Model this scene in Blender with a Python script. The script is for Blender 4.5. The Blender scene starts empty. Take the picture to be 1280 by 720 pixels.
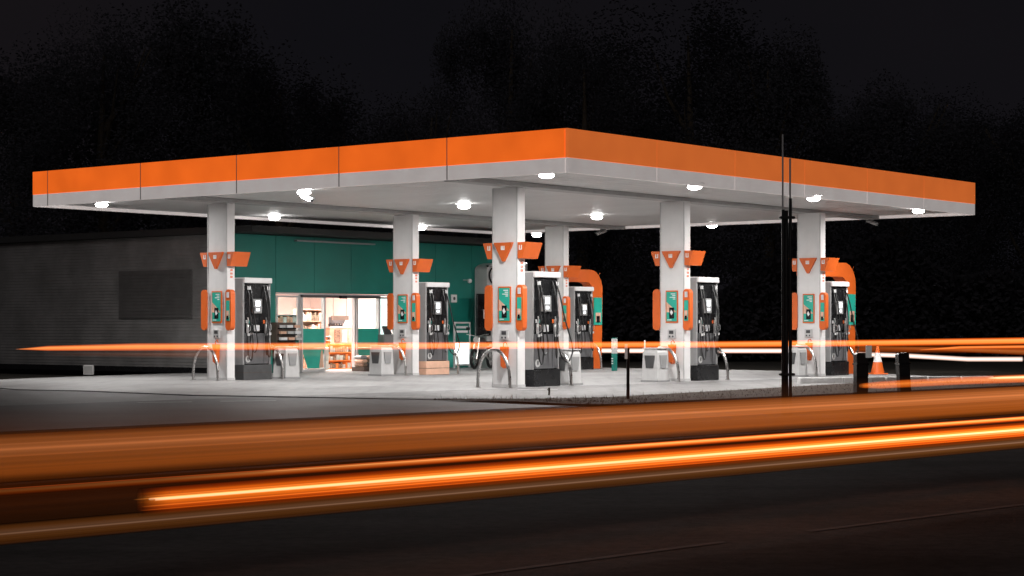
import bpy, math, random
from mathutils import Vector, Matrix, Euler
R = random.Random(7)
S = bpy.context.scene
C = S.collection
# ------------------------------------------------------------ camera, sky, added fill light, exposure
F = 2363.0; HY = 407.5; CH = 1.296          # focal length in photo pixels, horizon row, eye height
TH = 0.892                                   # bearing of the pump rows
cam = bpy.data.cameras.new('camera'); co = bpy.data.objects.new('camera', cam); C.objects.link(co)
co.location = (0, 0, CH); co.rotation_euler = (math.radians(90), 0, 0)
cam.sensor_width = 36; cam.lens = F / 1280 * 36; cam.shift_y = (HY - 360) / 1280
cam.clip_end = 2000; cam.clip_start = .1
S.camera = co
w = bpy.data.worlds.new('World'); S.world = w; w.use_nodes = True
nt = w.node_tree; bg = nt.nodes['Background']
tc = nt.nodes.new('ShaderNodeTexCoord'); nz = nt.nodes.new('ShaderNodeTexNoise'); rp = nt.nodes.new('ShaderNodeValToRGB')
nz.inputs['Scale'].default_value = 3.2; nz.inputs['Detail'].default_value = 3
rp.color_ramp.elements[0].position = .35; rp.color_ramp.elements[0].color = (.0044, .0044, .006, 1)
rp.color_ramp.elements[1].position = .7; rp.color_ramp.elements[1].color = (.0078, .0064, .0076, 1)
nt.links.new(tc.outputs['Generated'], nz.inputs['Vector']); nt.links.new(nz.outputs['Fac'], rp.inputs[0]); nt.links.new(rp.outputs[0], bg.inputs['Color'])
bg.inputs['Strength'].default_value = 1.0
fill_sun = bpy.data.lights.new('fill_sun', 'SUN'); fill_sun.energy = .24; fill_sun.angle = math.radians(25); fill_sun.color = (1, .95, .95)  # no moon in view; soft fill added to lift the dark trees
mo = bpy.data.objects.new('fill_sun', fill_sun); C.objects.link(mo); mo.rotation_euler = (math.radians(62), 0, math.radians(-12))
S.view_settings.view_transform = 'Standard'; S.view_settings.look = 'None'
S.view_settings.exposure = 0; S.view_settings.gamma = 1
S.render.engine = 'CYCLES'
S.cycles.max_bounces = 8; S.cycles.diffuse_bounces = 4; S.cycles.transparent_max_bounces = 24
S.cycles.sample_clamp_indirect = 6; S.cycles.use_denoising = True

U = Vector((math.cos(TH), math.sin(TH), 0)); V = Vector((-math.sin(TH), math.cos(TH), 0))
def at(px, d, z): return Vector(((px - 640) / F * d, d, z))
def depth_at(py, z): return (CH - z) * F / (py - HY)
def onz(px, py, z): return at(px, depth_at(py, z), z)

# ------------------------------------------------------------ materials
def mat(name, col, rough=.6, metal=0, var=.12, scale=6, bump=.0, emit=0, ecol=None, spec=.5, bscale=None, coat=0):
    m = bpy.data.materials.new(name); m.use_nodes = True; t = m.node_tree; b = t.nodes['Principled BSDF']
    b.inputs['Roughness'].default_value = rough; b.inputs['Metallic'].default_value = metal
    b.inputs['Specular IOR Level'].default_value = spec; b.inputs['Coat Weight'].default_value = coat
    c = t.nodes.new('ShaderNodeTexCoord'); n = t.nodes.new('ShaderNodeTexNoise')
    n.inputs['Scale'].default_value = scale; n.inputs['Detail'].default_value = 5
    t.links.new(c.outputs['Object'], n.inputs['Vector'])
    r = t.nodes.new('ShaderNodeValToRGB'); t.links.new(n.outputs['Fac'], r.inputs[0])
    r.color_ramp.elements[0].position = .3; r.color_ramp.elements[1].position = .7
    r.color_ramp.elements[0].color = tuple(x * (1 - var) for x in col) + (1,)
    r.color_ramp.elements[1].color = tuple(min(1, x * (1 + var)) for x in col) + (1,)
    t.links.new(r.outputs[0], b.inputs['Base Color'])
    mr = t.nodes.new('ShaderNodeMapRange'); t.links.new(n.outputs['Fac'], mr.inputs[0])
    mr.inputs[3].default_value = max(.02, rough - .08); mr.inputs[4].default_value = min(1, rough + .1)
    t.links.new(mr.outputs[0], b.inputs['Roughness'])
    if bump:
        n2 = t.nodes.new('ShaderNodeTexNoise'); n2.inputs['Scale'].default_value = bscale or scale * 8; n2.inputs['Detail'].default_value = 4
        t.links.new(c.outputs['Object'], n2.inputs['Vector'])
        bn = t.nodes.new('ShaderNodeBump'); bn.inputs['Strength'].default_value = bump; bn.inputs['Distance'].default_value = .02
        t.links.new(n2.outputs['Fac'], bn.inputs['Height']); t.links.new(bn.outputs[0], b.inputs['Normal'])
    if emit:
        b.inputs['Emission Strength'].default_value = emit
        if ecol: b.inputs['Emission Color'].default_value = tuple(ecol) + (1,)
        else: t.links.new(r.outputs[0], b.inputs['Emission Color'])
    return m
def glassmat(name, tint=(.9, .95, .95), alpha=.18):
    m = bpy.data.materials.new(name); m.use_nodes = True; t = m.node_tree
    for n in list(t.nodes): t.nodes.remove(n)
    o = t.nodes.new('ShaderNodeOutputMaterial'); mx = t.nodes.new('ShaderNodeMixShader'); tr = t.nodes.new('ShaderNodeBsdfTransparent')
    g = t.nodes.new('ShaderNodeBsdfGlossy'); g.inputs['Roughness'].default_value = .04; tr.inputs[0].default_value = tint + (1,)
    mx.inputs[0].default_value = .07;
    t.links.new(tr.outputs[0], mx.inputs[1]); t.links.new(g.outputs[0], mx.inputs[2]); t.links.new(mx.outputs[0], o.inputs[0])
    return m
ORANGE = (.78, .125, .012)
M = dict(
    orange=mat('orange_plastic', (.72, .13, .018), .42, var=.07, scale=3, bump=.05),
    fasl=mat('lit_orange_fascia', ORANGE, .5, var=.1, scale=1.2, emit=.9, bump=.06),  # glow added to brighten the orange panels
    fasr=mat('lit_orange_fascia_dimmer', (.68, .15, .03), .55, var=.06, scale=1.6, emit=.72, bump=.06),  # same orange; this face's weaker light is put into colour and glow
    faw=mat('pale_lit_fascia_sheet', (.72, .66, .64), .5, var=.06, scale=1.5, emit=.4, bump=.04),  # skirt is no lamp; glow stands in for light falling on it
    white=mat('white_painted_steel', (.78, .77, .765), .4, var=.05, scale=2.5, bump=.05),
    soffit=mat('soffit_paint', (.6, .59, .585), .45, var=.07, scale=1.1, bump=.05),
    beam=mat('beam_paint', (.36, .355, .35), .5, var=.08),
    grey=mat('grey_painted_steel', (.3, .3, .3), .4, var=.06),
    lgrey=mat('light_grey_plastic', (.55, .545, .54), .5, var=.06),
    dgrey=mat('dark_grey_plastic', (.07, .07, .072), .35, var=.15),
    black=mat('black_plastic', (.012, .012, .013), .25, var=.2),
    blackm=mat('black_painted_metal', (.018, .017, .017), .35, var=.3, scale=9, bump=.1),
    rubber=mat('black_rubber', (.012, .012, .012), .35, var=.2),
    steel=mat('brushed_steel', (.55, .54, .53), .28, metal=1, var=.12, scale=14),
    teal=mat('teal_painted_panel', (.007, .2, .16), .5, var=.1, scale=1.5, bump=.05),
    tealb=mat('bright_teal_film', (.02, .36, .27), .4, var=.12, scale=2, emit=.12),
    slat=mat('dark_grey_cladding', (.22, .215, .21), .65, var=.1, scale=2, bump=.1),
    shutter=mat('dark_shutter', (.1, .096, .094), .6, var=.15, scale=3),
    roof=mat('roof_membrane', (.03, .03, .03), .8),
    pink=mat('warm_shop_wall', (.86, .66, .6), .6, var=.05, scale=1.5),
    cream=mat('peach_board', (.78, .47, .33), .5, var=.08),
    wood=mat('dark_shelf', (.09, .06, .045), .6, var=.25),
    tile=mat('shop_floor_tile', (.6, .5, .45), .4, var=.1),
    conc=mat('forecourt_concrete', (.305, .3, .297), .6, var=.1, scale=.6, bump=.3, bscale=30),
    asph=mat('driveway_asphalt', (.085, .084, .082), .62, var=.2, scale=.8, bump=.5, bscale=40),
    road=mat('road_asphalt', (.125, .112, .106), .85, spec=.06, var=.3, scale=.7, bump=.6, bscale=38),
    soil=mat('rough_ground', (.045, .04, .03), .9, var=.35, scale=1.2, bump=.5),
    verge=mat('verge_earth', (.04, .024, .013), .95, var=.4, scale=3, bump=.8, bscale=20),
    grass=mat('dry_grass', (.035, .022, .011), .8, var=.4, scale=4),
    kerb=mat('kerb_concrete', (.72, .71, .7), .8, var=.15, scale=5, bump=.4),
    paint=mat('white_road_paint', (.72, .71, .69), .6, var=.2, scale=9),
    wpaint=mat('worn_road_paint', (.085, .078, .075), .8, var=.5, scale=7),
    bark=mat('tree_bark', (.06, .045, .03), .9, var=.3, scale=5, bump=.6),
    leaf=mat('tree_leaves', (.095, .094, .108), 1, spec=0, var=.05, scale=.5),
    hedge=mat('hedge_leaves', (.06, .058, .066), 1, spec=0, var=.05, scale=.7),
    screen=mat('lit_screen', (.9, .92, .95), .3, emit=2.2, ecol=(.9, .94, 1)),
    screend=mat('dim_screen', (.5, .5, .52), .3, emit=.25),
    glowtext=mat('white_print', (.8, .8, .8), .5, var=.03, emit=.04),
    lamp=mat('lamp_lens', (1, 1, 1), .3, emit=30, ecol=(1, .98, .96)),
    lwin=mat('lit_white_panel', (.9, .92, .95), .3, var=.05, emit=1.3, ecol=(.86, 1, .98)),
    otext=mat('orange_print', (.75, .14, .03), .5),
    skin=mat('photo_print_peach', (.8, .45, .33), .5, var=.3, scale=9),
    cork=mat('mixed_goods', (.25, .16, .11), .6, var=.7, scale=22),
    red=mat('red_goods', (.5, .05, .02), .5, var=.4, scale=18),
    ogoods=mat('orange_display_board', (.85, .24, .05), .5, var=.12, scale=4, emit=.15),
    pane=glassmat('window_glass'), ref=mat('retroreflector', (.8, .8, .78), .4, emit=.12), door=mat('pump_door', (.13, .13, .135), .3, var=.1, bump=.03), alu=mat('cast_nozzle', (.62, .62, .62), .3, metal=.7),
)
def stain(m, scale, lo, hi, dark, stretch=(1, 1, 1), rot=0):
    t = m.node_tree; b = t.nodes['Principled BSDF']; src = b.inputs['Base Color'].links[0].from_socket
    c = t.nodes.new('ShaderNodeTexCoord'); mp = t.nodes.new('ShaderNodeMapping'); mp.inputs['Scale'].default_value = stretch; mp.inputs['Rotation'].default_value = (0, 0, rot)
    n = t.nodes.new('ShaderNodeTexNoise'); n.inputs['Scale'].default_value = scale; n.inputs['Detail'].default_value = 6; n.inputs['Roughness'].default_value = .62
    r = t.nodes.new('ShaderNodeMapRange'); r.inputs[1].default_value = lo; r.inputs[2].default_value = hi; r.inputs[3].default_value = dark; r.inputs[4].default_value = 1
    x = t.nodes.new('ShaderNodeMix'); x.data_type = 'RGBA'; x.blend_type = 'MULTIPLY'; x.inputs[0].default_value = 1
    t.links.new(c.outputs['Object'], mp.inputs[0]); t.links.new(mp.outputs[0], n.inputs['Vector']); t.links.new(n.outputs['Fac'], r.inputs[0])
    t.links.new(src, x.inputs[6]); t.links.new(r.outputs[0], x.inputs[7]); t.links.new(x.outputs[2], b.inputs['Base Color'])
for k_ in ('leaf', 'hedge'):
    t_ = M[k_].node_tree; b_ = t_.nodes['Principled BSDF']; o_ = t_.nodes['Material Output']; tl = t_.nodes.new('ShaderNodeBsdfTranslucent'); mx_ = t_.nodes.new('ShaderNodeMixShader')
    t_.links.new(b_.inputs['Base Color'].links[0].from_socket, tl.inputs[0]); mx_.inputs[0].default_value = .5
    t_.links.new(b_.outputs[0], mx_.inputs[1]); t_.links.new(tl.outputs[0], mx_.inputs[2]); t_.links.new(mx_.outputs[0], o_.inputs[0])
stain(M['conc'], .35, .38, .56, .8); stain(M['conc'], 1.0, .36, .52, .84, (3.2, .22, 1), -TH); stain(M['conc'], 2.2, .3, .42, .55)
stain(M['asph'], .5, .35, .6, .55); stain(M['road'], .6, .35, .6, .7, (.3, 2.5, 1), -.81); stain(M['road'], 9, .35, .6, .7)
stain(M['slat'], .8, .35, .6, .7); stain(M['white'], 1.6, .3, .5, .95, (3, 3, .8))
# ------------------------------------------------------------ mesh builder
class MB:
    def __init__(s): s.v = []; s.f = []; s.T = None
    def add(s, vs, fs, T=None):
        n = len(s.v)
        for p in vs:
            p = Vector(p); s.v.append(T @ p if T is not None else p)
        s.f += [tuple(i + n for i in q) for q in fs]; return s
    def box(s, x0, x1, y0, y1, z0, z1, T=None, bev=0):
        if bev:
            # chamfered along every vertical and top edge
            b = min(bev, abs(x1 - x0) * .45, abs(y1 - y0) * .45, abs(z1 - z0) * .45)
            rings = []
            for (i, z) in ((b, z0), (0, z0 + b), (0, z1 - b), (b, z1)):
                rings.append([(x0 + i + b * (i == 0), y0 + i, z), (x1 - i - b * (i == 0), y0 + i, z), (x1 - i, y0 + i + b * (i == 0), z), (x1 - i, y1 - i - b * (i == 0), z),
                              (x1 - i - b * (i == 0), y1 - i, z), (x0 + i + b * (i == 0), y1 - i, z), (x0 + i, y1 - i - b * (i == 0), z), (x0 + i, y0 + i + b * (i == 0), z)])
            vs = [p for r in rings for p in r]; fs = []
            for k in range(3):
                for j in range(8): fs.append((k * 8 + j, k * 8 + (j + 1) % 8, k * 8 + 8 + (j + 1) % 8, k * 8 + 8 + j))
            fs += [tuple(range(7, -1, -1)), tuple(range(24, 32))]
            return s.add(vs, fs, T)
        vs = [(x, y, z) for z in (z0, z1) for y in (y0, y1) for x in (x0, x1)]
        return s.add(vs, [(0, 2, 3, 1), (4, 5, 7, 6), (0, 1, 5, 4), (2, 6, 7, 3), (0, 4, 6, 2), (1, 3, 7, 5)], T)
    def prism(s, poly, axis, a, b, T=None):
        """poly: 2-D points; extruded along axis 'x','y','z' from a to b"""
        def P(p, t): return {'x': (t, p[0], p[1]), 'y': (p[0], t, p[1]), 'z': (p[0], p[1], t)}[axis]
        n = len(poly); vs = [P(p, a) for p in poly] + [P(p, b) for p in poly]
        return s.add(vs, [tuple(range(n))[::-1], tuple(range(n, 2 * n))] + [(i, (i + 1) % n, n + (i + 1) % n, n + i) for i in range(n)], T)
    def tube(s, pts, r, n=8, T=None, cap=True):
        pts = [Vector(p) for p in pts]; m = len(pts); rr = r if isinstance(r, (list, tuple)) else [r] * m
        vs = []; nrm = None
        for i, p in enumerate(pts):
            d = (pts[min(i + 1, m - 1)] - pts[max(i - 1, 0)]).normalized()
            if nrm is None:
                a = Vector((0, 0, 1)) if abs(d.z) < .9 else Vector((1, 0, 0)); nrm = (a - d * a.dot(d)).normalized()
            else:
                nrm = (nrm - d * nrm.dot(d)); nrm = nrm.normalized() if nrm.length > 1e-6 else d.orthogonal().normalized()
            q = d.cross(nrm)
            for k in range(n):
                t = 2 * math.pi * k / n; vs.append(p + (nrm * math.cos(t) + q * math.sin(t)) * rr[i])
        fs = [(i * n + k, i * n + (k + 1) % n, (i + 1) * n + (k + 1) % n, (i + 1) * n + k) for i in range(m - 1) for k in range(n)]
        if cap: fs += [tuple(range(n))[::-1], tuple(range((m - 1) * n, m * n))]
        return s.add(vs, fs, T)
    def lathe(s, prof, n=16, T=None):
        vs = [(r * math.cos(2 * math.pi * k / n), r * math.sin(2 * math.pi * k / n), z) for r, z in prof for k in range(n)]
        fs = [(i * n + k, i * n + (k + 1) % n, (i + 1) * n + (k + 1) % n, (i + 1) * n + k) for i in range(len(prof) - 1) for k in range(n)]
        fs += [tuple(range(n))[::-1], tuple(range((len(prof) - 1) * n, len(prof) * n))]
        return s.add(vs, fs, T)
    def mesh(s, name, m, smooth=False):
        me = bpy.data.meshes.new(name); me.from_pydata([tuple(p) for p in s.v], [], s.f)
        me.validate(); me.materials.append(m if not isinstance(m, str) else M[m])
        if smooth:
            me.polygons.foreach_set('use_smooth', [True] * len(me.polygons))
            try: me.set_sharp_from_angle(angle=math.radians(40))
            except Exception: pass
        me.update(); return me
    def build(s, name, m, parent=None, loc=None, smooth=False, rz=0):
        o = bpy.data.objects.new(name, s.mesh(name, m, smooth)); C.objects.link(o)
        if parent: o.parent = parent
        if loc is not None: o.location = loc
        if rz: o.rotation_euler = (0, 0, rz)
        return o
def box(*a, **k): return MB().box(*a, **k)
def tag(o, label=None, cat=None, group=None, kind=None):
    if label: o['label'] = label
    if cat: o['category'] = cat
    if group: o['group'] = group
    if kind: o['kind'] = kind
    return o
def thing(name, loc, label, cat, group=None, rz=TH):
    o = bpy.data.objects.new(name, None); C.objects.link(o); o.location = loc; o.rotation_euler = (0, 0, rz); o.empty_display_size = .2
    return tag(o, label, cat, group)
def kids(o): return [c for c in bpy.data.objects if c.parent == o]
def copy_tree(o, loc=None, rz=None, label=None, parent=None):
    c = o.copy(); C.objects.link(c)
    if parent: c.parent = parent
    if loc is not None: c.location = loc
    if rz is not None: c.rotation_euler = (0, 0, rz)
    if label: c['label'] = label
    for k in kids(o): copy_tree(k, parent=c)
    return c
def text(body, size, m, parent, loc, rot, name='lettering', ext=.004, ax='CENTER'):
    cu = bpy.data.curves.new(name, 'FONT'); cu.body = body; cu.size = size; cu.resolution_u = 2; cu.extrude = ext; cu.align_x = ax; cu.align_y = 'CENTER'
    tmp = bpy.data.objects.new(name, cu); C.objects.link(tmp); bpy.context.view_layer.update()
    me = bpy.data.meshes.new_from_object(tmp); bpy.data.objects.remove(tmp); bpy.data.curves.remove(cu); me.materials.clear(); me.materials.append(M[m])
    o = bpy.data.objects.new(name, me); C.objects.link(o); o.parent = parent; o.location = loc; o.rotation_euler = rot; return o
FU = (math.pi / 2, 0, -math.pi / 2)     # text that faces local -x
FV = (math.pi / 2, 0, 0)                # text that faces local -y
def sheet(name, pts, m, z, kind='structure', th=0):
    mb = MB(); n = len(pts)
    if th: mb.prism([(p[0], p[1]) for p in pts], 'z', z - th, z)
    else: mb.add([(p[0], p[1], z) for p in pts], [tuple(range(n))])
    return tag(mb.build(name, m), kind=kind)

# ------------------------------------------------------------ ground, road, forecourt
RD = Vector((.69, .724, 0)).normalized(); RN = Vector((-RD.y, RD.x, 0))   # road direction, and across it (away)
def rp_(x0, t, n=0): return Vector((0, x0, 0)) + RD * t + RN * n
sheet('ground', [(-900, -60), (900, -60), (900, 1500), (-900, 1500)], 'soil', -.16)
sheet('road', [rp_(-9, -80), rp_(-9, 300), rp_(20, 300), rp_(20, -80)], 'road', -.105)
# worn line along the near lane
def strip(name, px0, py0, px1, py1, wd, z, m):
    a = onz(px0, py0, z); b = onz(px1, py1, z); d = (b - a).normalized(); n = Vector((-d.y, d.x, 0)) * wd / 2
    return sheet(name, [a - n, b - n, b + n, a + n], m, z)
strip('lane_line', 560, 722, 905, 677, .07, -.101, 'wpaint')
strip('lane_line', 1010, 664, 1290, 629, .07, -.101, 'wpaint')
f1 = [onz(a, b, 0) for a, b in ((-60, 479), (20, 486.5), (100, 488), (240, 493.5), (330, 495), (500, 498), (562, 498.6), (650, 498.8), (750, 496.8), (930, 487.5), (1075, 479))]
f2 = [Vector((11.2, 45.6, 0)), Vector((11.0, 48.4, 0)), Vector((10.3, 50.8, 0)), Vector((9.5, 52.6, 0)), Vector((8.3, 53.8, 0)), Vector((6.9, 55.6, 0)), Vector((3.0, 58.6, 0)), Vector((.6, 60.6, 0)), Vector((-1.3, 59.1, 0)),
      Vector((-7.5, 51.3, 0)), Vector((-8.7, 52.6, 0)), onz(130, 469.5, 0), onz(0, 474.3, 0), onz(-60, 476, 0)]
fore = sheet('forecourt', f1 + f2, 'conc', 0, th=.14)
# joints of the concrete slabs (recessed dark strips) along and across the lanes
jm = mat('joint_sealant', (.12, .118, .115), .8)
A0 = Vector((-.07, 40.1, 0))
for k, off in enumerate((-1.6, 2.4, 6.4, 9.6)):
    a = A0 + V * off - U * (1.5 if off < 0 else 6); b = A0 + V * off + U * 15; n = V * .015
    sheet('slab_joint', [a - n, b - n, b + n, a + n], jm, .004)
for off in (-3.2, 1.8, 6.8, 11.8):
    a = A0 + U * off - V * (2.4 if off > 0 else .5); b = A0 + U * off + V * 9.5; n = U * .015
    sheet('slab_joint', [a - n, b - n, b + n, a + n], jm, .005)
# driveway asphalt from the concrete to the road on the left
sheet('driveway', [Vector((-30, 44, 0)), Vector((-14, 12, 0)), rp_(20, -14), rp_(20, 9), onz(700, 500.5, -.02) + Vector((0, .5, 0)), onz(562, 498.6, -.02) + Vector((0, .4, 0)), onz(500, 497.8, -.02) + Vector((0, .3, 0)), onz(240, 493, -.02) + Vector((0, .3, 0)), onz(20, 486, -.02) + Vector((0, .3, 0)), onz(-60, 478.5, -.02)], 'asph', -.02)
# verge on the right: a slightly humped earth bank
def verge():
    mb = MB(); nu, nv = 80, 10
    fr = [onz(a, b, 0) for a, b in ((540, 499.2), (650, 499.6), (750, 497.6), (930, 487.5), (1075, 479), (1200, 474))] + [Vector((30, 66, 0))]
    def front(t):
        s = t * (len(fr) - 1); i = min(int(s), len(fr) - 2); return fr[i].lerp(fr[i + 1], s - i)
    for i in range(nu + 1):
        t = i / nu; p = front(t); q0 = p - Vector((0, CH, 0)) * 0
        k = (p - Vector((0, 20, 0))).dot(RN); q = p - RN * k
        for j in range(nv + 1):
            s = j / nv; r = p.lerp(q, s); z = .0 - .1 * s + .07 * math.sin(math.pi * s) + R.uniform(-.012, .012) * (0 < j < nv)
            mb.v.append(Vector((r.x, r.y, z + (.012 if j == 0 else 0))))
    for i in range(nu):
        for j in range(nv):
            a = i * (nv + 1) + j; mb.f.append((a, a + 1, a + nv + 2, a + nv + 1))
    tag(mb.build('verge', 'verge', smooth=True), kind='structure')
    g = MB()
    for _ in range(9000):
        i = R.random(); p = front(i ** 1.1 * .8); s = (R.random() ** 2.2) * .9; k = (p - Vector((0, 20, 0))).dot(RN); q = p - RN * k; r = p.lerp(q, s)
        z = -.1 * s + .07 * math.sin(math.pi * s) - .01; h = R.uniform(.015, .055) * (2.2 if R.random() < .05 else 1); a = R.uniform(0, 6.3); wd = .006
        dx, dy = math.cos(a) * wd, math.sin(a) * wd; lx, ly = R.uniform(-.05, .05), R.uniform(-.05, .05)
        n = len(g.v); g.v += [Vector((r.x - dx, r.y - dy, z)), Vector((r.x + dx, r.y + dy, z)), Vector((r.x + lx, r.y + ly, z + h))]; g.f.append((n, n + 1, n + 2))
    tag(g.build('grass', 'grass'), 'thin dry grass along the verge in front of the forecourt', 'grass', kind='stuff')
verge()
# painted marks and the drain in front of the first column
for i, (x0, y0, x1, y1, wd) in enumerate(((-20, 487.5, 20, 486.2, .1), (172, 503, 240, 502.3, .09), (275, 501.5, 345, 500.8, .09), (470, 495.8, 530, 496.2, .12), (647, 486.8, 697, 486.6, .22))):
    z = .006 if i in (3, 4) else -.014
    strip('painted_mark', x0, y0, x1, y1, wd, z, 'paint')
# kerb of the right island end, cut in stones
kr = thing('kerb', (0, 0, 0), 'pale concrete kerb stones at the right end of the forecourt', 'kerb', rz=0)
ks = [onz(1000, 479.5, .0), onz(1160, 477.5, 0), onz(1243, 477, 0)]
tot = 0
for a, b in zip(ks, ks[1:]):
    d = (b - a); n = max(1, round(d.length / 1.0)); d1 = d / n; ang = math.atan2(d.y, d.x)
    for i in range(n):
        o = box(.01, d1.length - .01, 0, .15, -.1, .13 + R.uniform(-.004, .004), bev=.015).build('kerb_stone', 'kerb', kr, loc=a + d1 * i, rz=ang)
# ------------------------------------------------------------ canopy
Cc = Vector((1.054, 36.42, 0)); Lu, Lv = 17.89, 16.55
ZB = 4.25; ZS = 4.33; ZW = ZB + .29; ZT = ZB + .855
can = thing('canopy', Cc, 'big flat station canopy with an orange and white fascia', 'canopy')
def tv(px):   # distance along V from the corner for a photo column
    k = (px - 640) / F; return (Cc.x - k * Cc.y) / (k * V.y - V.x)
def tu(px):
    k = (px - 640) / F; return (k * Cc.y - Cc.x) / (U.x - k * U.y)
sl = [0] + [tv(x) for x in (561, 426, 298, 178, 62)] + [Lv]
G = .008
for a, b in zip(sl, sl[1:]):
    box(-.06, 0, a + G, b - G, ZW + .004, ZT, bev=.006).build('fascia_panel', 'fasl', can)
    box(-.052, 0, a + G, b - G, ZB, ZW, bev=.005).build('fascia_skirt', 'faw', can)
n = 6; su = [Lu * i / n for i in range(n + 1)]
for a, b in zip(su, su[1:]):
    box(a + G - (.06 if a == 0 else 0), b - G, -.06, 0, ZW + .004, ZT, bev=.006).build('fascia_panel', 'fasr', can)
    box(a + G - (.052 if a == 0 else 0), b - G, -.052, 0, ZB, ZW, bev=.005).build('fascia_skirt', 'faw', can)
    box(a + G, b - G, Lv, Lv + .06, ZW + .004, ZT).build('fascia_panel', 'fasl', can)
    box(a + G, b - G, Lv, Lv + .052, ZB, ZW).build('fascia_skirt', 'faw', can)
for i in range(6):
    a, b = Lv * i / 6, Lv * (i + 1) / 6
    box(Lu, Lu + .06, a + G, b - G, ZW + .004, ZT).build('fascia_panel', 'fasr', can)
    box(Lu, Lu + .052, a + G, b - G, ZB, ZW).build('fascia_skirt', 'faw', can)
MB().box(.01, Lu - .01, .01, Lv - .01, ZT - .12, ZT - .05).build('roof', 'roof', can)
nb = 46; bw = (Lv - .04) / nb
me = box(.02, Lu - .02, 0, bw - .014, 0, .03, bev=.006).mesh('soffit_board', M['soffit'])
for i in range(nb):
    o = bpy.data.objects.new('soffit_board', me); C.objects.link(o); o.parent = can; o.location = (0, .02 + i * bw, ZS)
MB().box(.015, Lu - .015, .015, Lv - .015, ZS + .035, ZS + .05).build('ceiling_backing', 'dgrey', can)
for t_ in sl[1:-1]:
    box(-.064, -.004, t_ - .008, t_ + .008, ZB + .002, ZT - .002).build('joint_strip', 'beam', can)
for t_ in su[1:-1]:
    box(t_ - .009, t_ + .009, -.063, -.004, ZW + .006, ZT - .002).build('joint_strip', 'fasr', can)
# dropped gutters over the two rows of columns
COLS = dict(A=Vector((-.07, 40.1, 0)), C=Vector((3.85, 44.6, 0)), B=Vector((7.79, 49.2, 0)), D=Vector((-6.97, 45.3, 0)), E=Vector((-2.8, 50.0, 0)), F=Vector((1.32, 55.6, 0)))
for nm in ('C', 'E'):
    y = (COLS[nm] - Cc).dot(V)
    box(.03, Lu - .03, y - .2, y + .2, ZS - .1, ZS - .004, bev=.01).build('ceiling_gutter', 'beam', can)
# recessed lamps
lens = MB().lathe([(.0, 0), (.15, 0), (.15, .02), (.0, .02)], 20)
def canopy_light(p, label, first=[None]):
    if first[0] is None:
        t = thing('canopy_light', p, label, 'light', 'round recessed lights under the canopy', rz=0)
        MB().lathe([(.14, .0), (.22, .0), (.225, .006), (.22, .015), (.14, .015)], 20).build('rim', 'white', t, loc=(0, 0, -.015), smooth=True)
        MB().lathe([(.001, -.115), (.08, -.11), (.13, -.09), (.155, -.06), (.14, -.03), (.1, 0), (.001, 0)], 20).build('lens', 'lamp', t, loc=(0, 0, -.025), smooth=True)
        L = bpy.data.lights.new('lamp', 'AREA'); L.shape = 'DISK'; L.size = .24; L.energy = LAMP; L.color = (1, .975, .955)
        o = bpy.data.objects.new('lamp', L); C.objects.link(o); o.parent = t; o.location = (0, 0, -.165); first[0] = t
        return t
    return copy_tree(first[0], p, label=label)
LAMP = 265
LP = [((127, 252), 'round canopy light near the far left corner of the canopy'), ((380, 236), 'round canopy light just behind the camera on the left edge'),
      ((683, 214), 'round canopy light nearest the front corner of the canopy'), ((868, 229), 'round canopy light above the middle column of the near row'),
      ((1017, 244), 'round canopy light above the right end column beside the twin poles'), ((1148, 260), 'round canopy light nearest the right end of the canopy'),
      ((343, 269), 'round canopy light behind the leftmost column'), ((580, 254), 'round canopy light left of the front column'),
      ((746, 268), 'round canopy light right of the front column above the hidden far column'), ((890, 279), 'round canopy light behind the middle near column'),
      ((671, 291), 'round canopy light seen between the front column and the far column'), ((526, 282), 'small far canopy light beside the top of the second left column')]
for (px, py), lb in LP:
    d = (ZS - CH) * F / (HY - py); canopy_light(Vector(((px - 640) / F * d, d, ZS)), lb)
def cctv(px, py, label, rz):
    d = (ZS - CH) * F / (HY - py); t = thing('security_camera', Vector(((px - 640) / F * d, d, ZS)), label, 'camera', 'security cameras under the canopy', rz=rz)
    MB().lathe([(.05, -.12), (.05, -.02), (.09, -.01), (.09, 0)], 12).build('mount', 'grey', t, smooth=True)
    T = Matrix.Translation((0, 0, -.18)) @ Matrix.Rotation(math.radians(20), 4, 'Y')
    MB().box(-.17, .17, -.055, .055, -.045, .045, T, bev=.02).build('housing', 'grey', t)
    MB().box(.17, .19, -.035, .035, -.03, .03, T).build('lens', 'black', t)
    MB().box(-.17, .22, -.06, .06, .048, .056, T).build('sun_shield', 'grey', t)
cctv(382, 237, 'grey security camera hanging beside the left edge light', -.5)
cctv(752, 283, 'grey security camera at the far edge right of the front column', 2.6)
cctv(1090, 270, 'grey security camera hanging right of the end column', -.3)
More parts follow.
